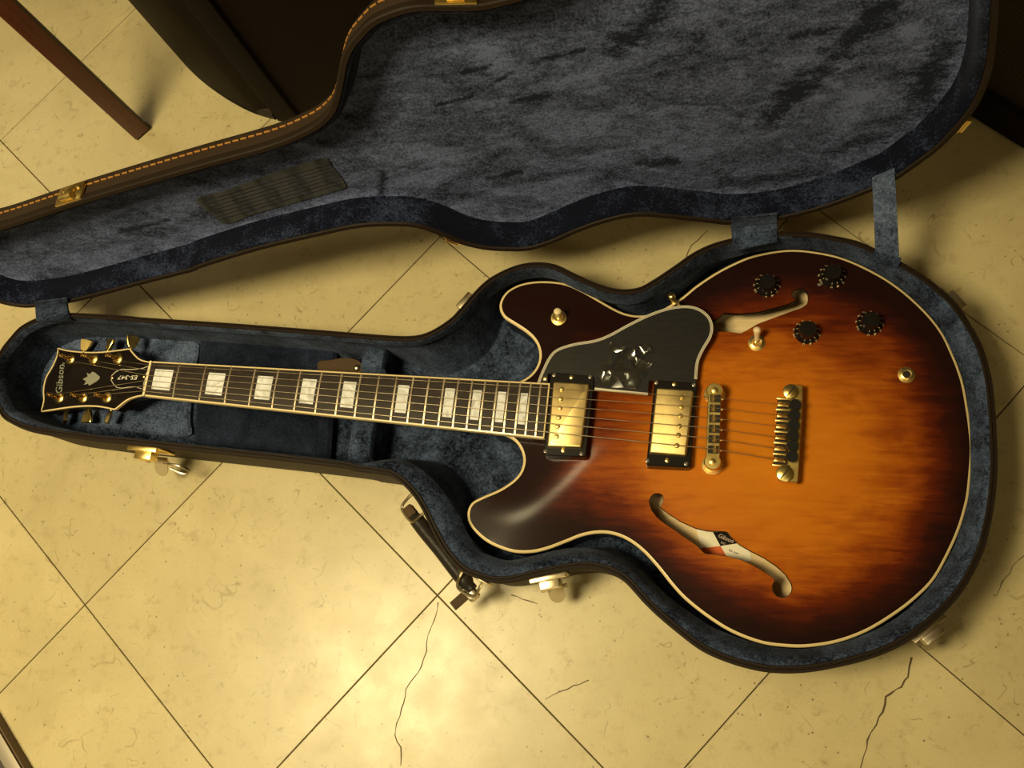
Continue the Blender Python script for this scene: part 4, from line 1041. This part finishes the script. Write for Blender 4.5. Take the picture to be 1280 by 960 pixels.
for (u, v), (u2, v2) in (((216, 58), (245, 85)), ((305, 108), (312, 111))):
    q = at(u, v, .06); i = int(np.argmin([(V(p.x, p.y, 0) - V(q.x, q.y, 0)).length for p in arc])); o = outn(i); o = -o if o.dot(V(-1, -1, 0)) < 0 else o
    bm = NB(); tube(bm, [arc[i] - o * .012 + V(0, 0, .055), arc[i] - o * .012 + V(.012, -.010, .050)], .003, 8); mesh_obj('emblem', bm, M_grey, gr)
bm = NB(); obox(bm, Fp + side * .012 + back_ * .004 + V(0, 0, HA / 2 + .001), side * .014, back_ * .008, V(0, 0, HA / 2), .003); mesh_obj('corner_band', bm, M_ampband, amp, sharp=30)
bm = NB(); q = Fp + side * .062 + back_ * .0055; obox(bm, q + V(0, 0, HA / 2), side * .0008, back_ * .0012, V(0, 0, HA / 2 - .02)); mesh_obj('panel_seam', bm, M_groove, amp, smooth=False)
bm = NB(); q = at(402, 128, 0); obox(bm, V(q.x + .02, q.y + .02, .006), side * .03, back_ * .012, V(0, 0, .006), .002); mesh_obj('foot', bm, M_blacksat, amp)

# ------------------------------------------------------------------ dark cabinet at upper right
cb = empty('amplifier', at(1260, 120, 0), 'dark woven-front amplifier behind the right end of the case', 'amplifier')
a, b = at(1216, 134, 0), at(1292, 181, 0); d = (b - a).normalized(); n = V(-d.y, d.x, 0); n = n if n.y > 0 else -n
c0 = a - d * .10; c1 = b + d * .12; Lc = (c1 - c0) / 2; mid = (c0 + c1) / 2
bm = NB(); obox(bm, mid + n * .15 + V(0, 0, .22), Lc, n * .15, V(0, 0, .215), .006); mesh_obj('cabinet_box', bm, M_amp, cb, sharp=30)
bm = NB(); obox(bm, mid - n * .002 + V(0, 0, .235), Lc * .97, n * .003, V(0, 0, .185)); mesh_obj('front_cloth', bm, M_weave, cb, smooth=False)
bm = NB(); obox(bm, mid - n * .006 + V(0, 0, .028), Lc, n * .009, V(0, 0, .022), .003); mesh_obj('front_trim', bm, M_ampband, cb, sharp=30)
for s in (-1, 1):
    bm = NB(); obox(bm, mid + Lc * (s * .8) + n * .05 + V(0, 0, .003), Lc.normalized() * .02, n * .02, V(0, 0, .003)); mesh_obj('foot', bm, M_blacksat, cb)

# ------------------------------------------------------------------ cabinet edge at lower left
cb = empty('metal_trimmed_box', at(-10, 945, 0), 'dark box with silver metal edge strip at the lower left corner', 'box')
BH = .015
a, b = at(0, 914, BH), at(27, 960, BH); d = (b - a).normalized(); n = V(d.y, -d.x, 0); n = n if n.x < 0 else -n
c0 = a - d * .10; c1 = b + d * .20; Lc = (c1 - c0) / 2; mid = (c0 + c1) / 2; mid.z = 0
bm = NB(); obox(bm, mid + n * .12 + V(0, 0, BH / 2), Lc, n * .1195, V(0, 0, BH / 2 - .0003), .001); mesh_obj('box_body', bm, mat('dark_brown_paint', (.028, .012, .010), .5), cb, sharp=30)
bm = NB(); obox(bm, mid + n * .0080 + V(0, 0, BH + .0004), Lc, n * .0075, V(0, 0, .0008), .0004); mesh_obj('metal_strip', bm, mat('brushed_aluminium', (.42, .37, .30), .5, .5), cb, sharp=30)
bm = NB(); obox(bm, mid - n * .0006 + V(0, 0, BH / 2 - .0008), Lc, n * .0010, V(0, 0, BH / 2 - .0010)); mesh_obj('brown_edge', bm, mat('brown_edge', (.10, .055, .02), .5), cb, smooth=False)
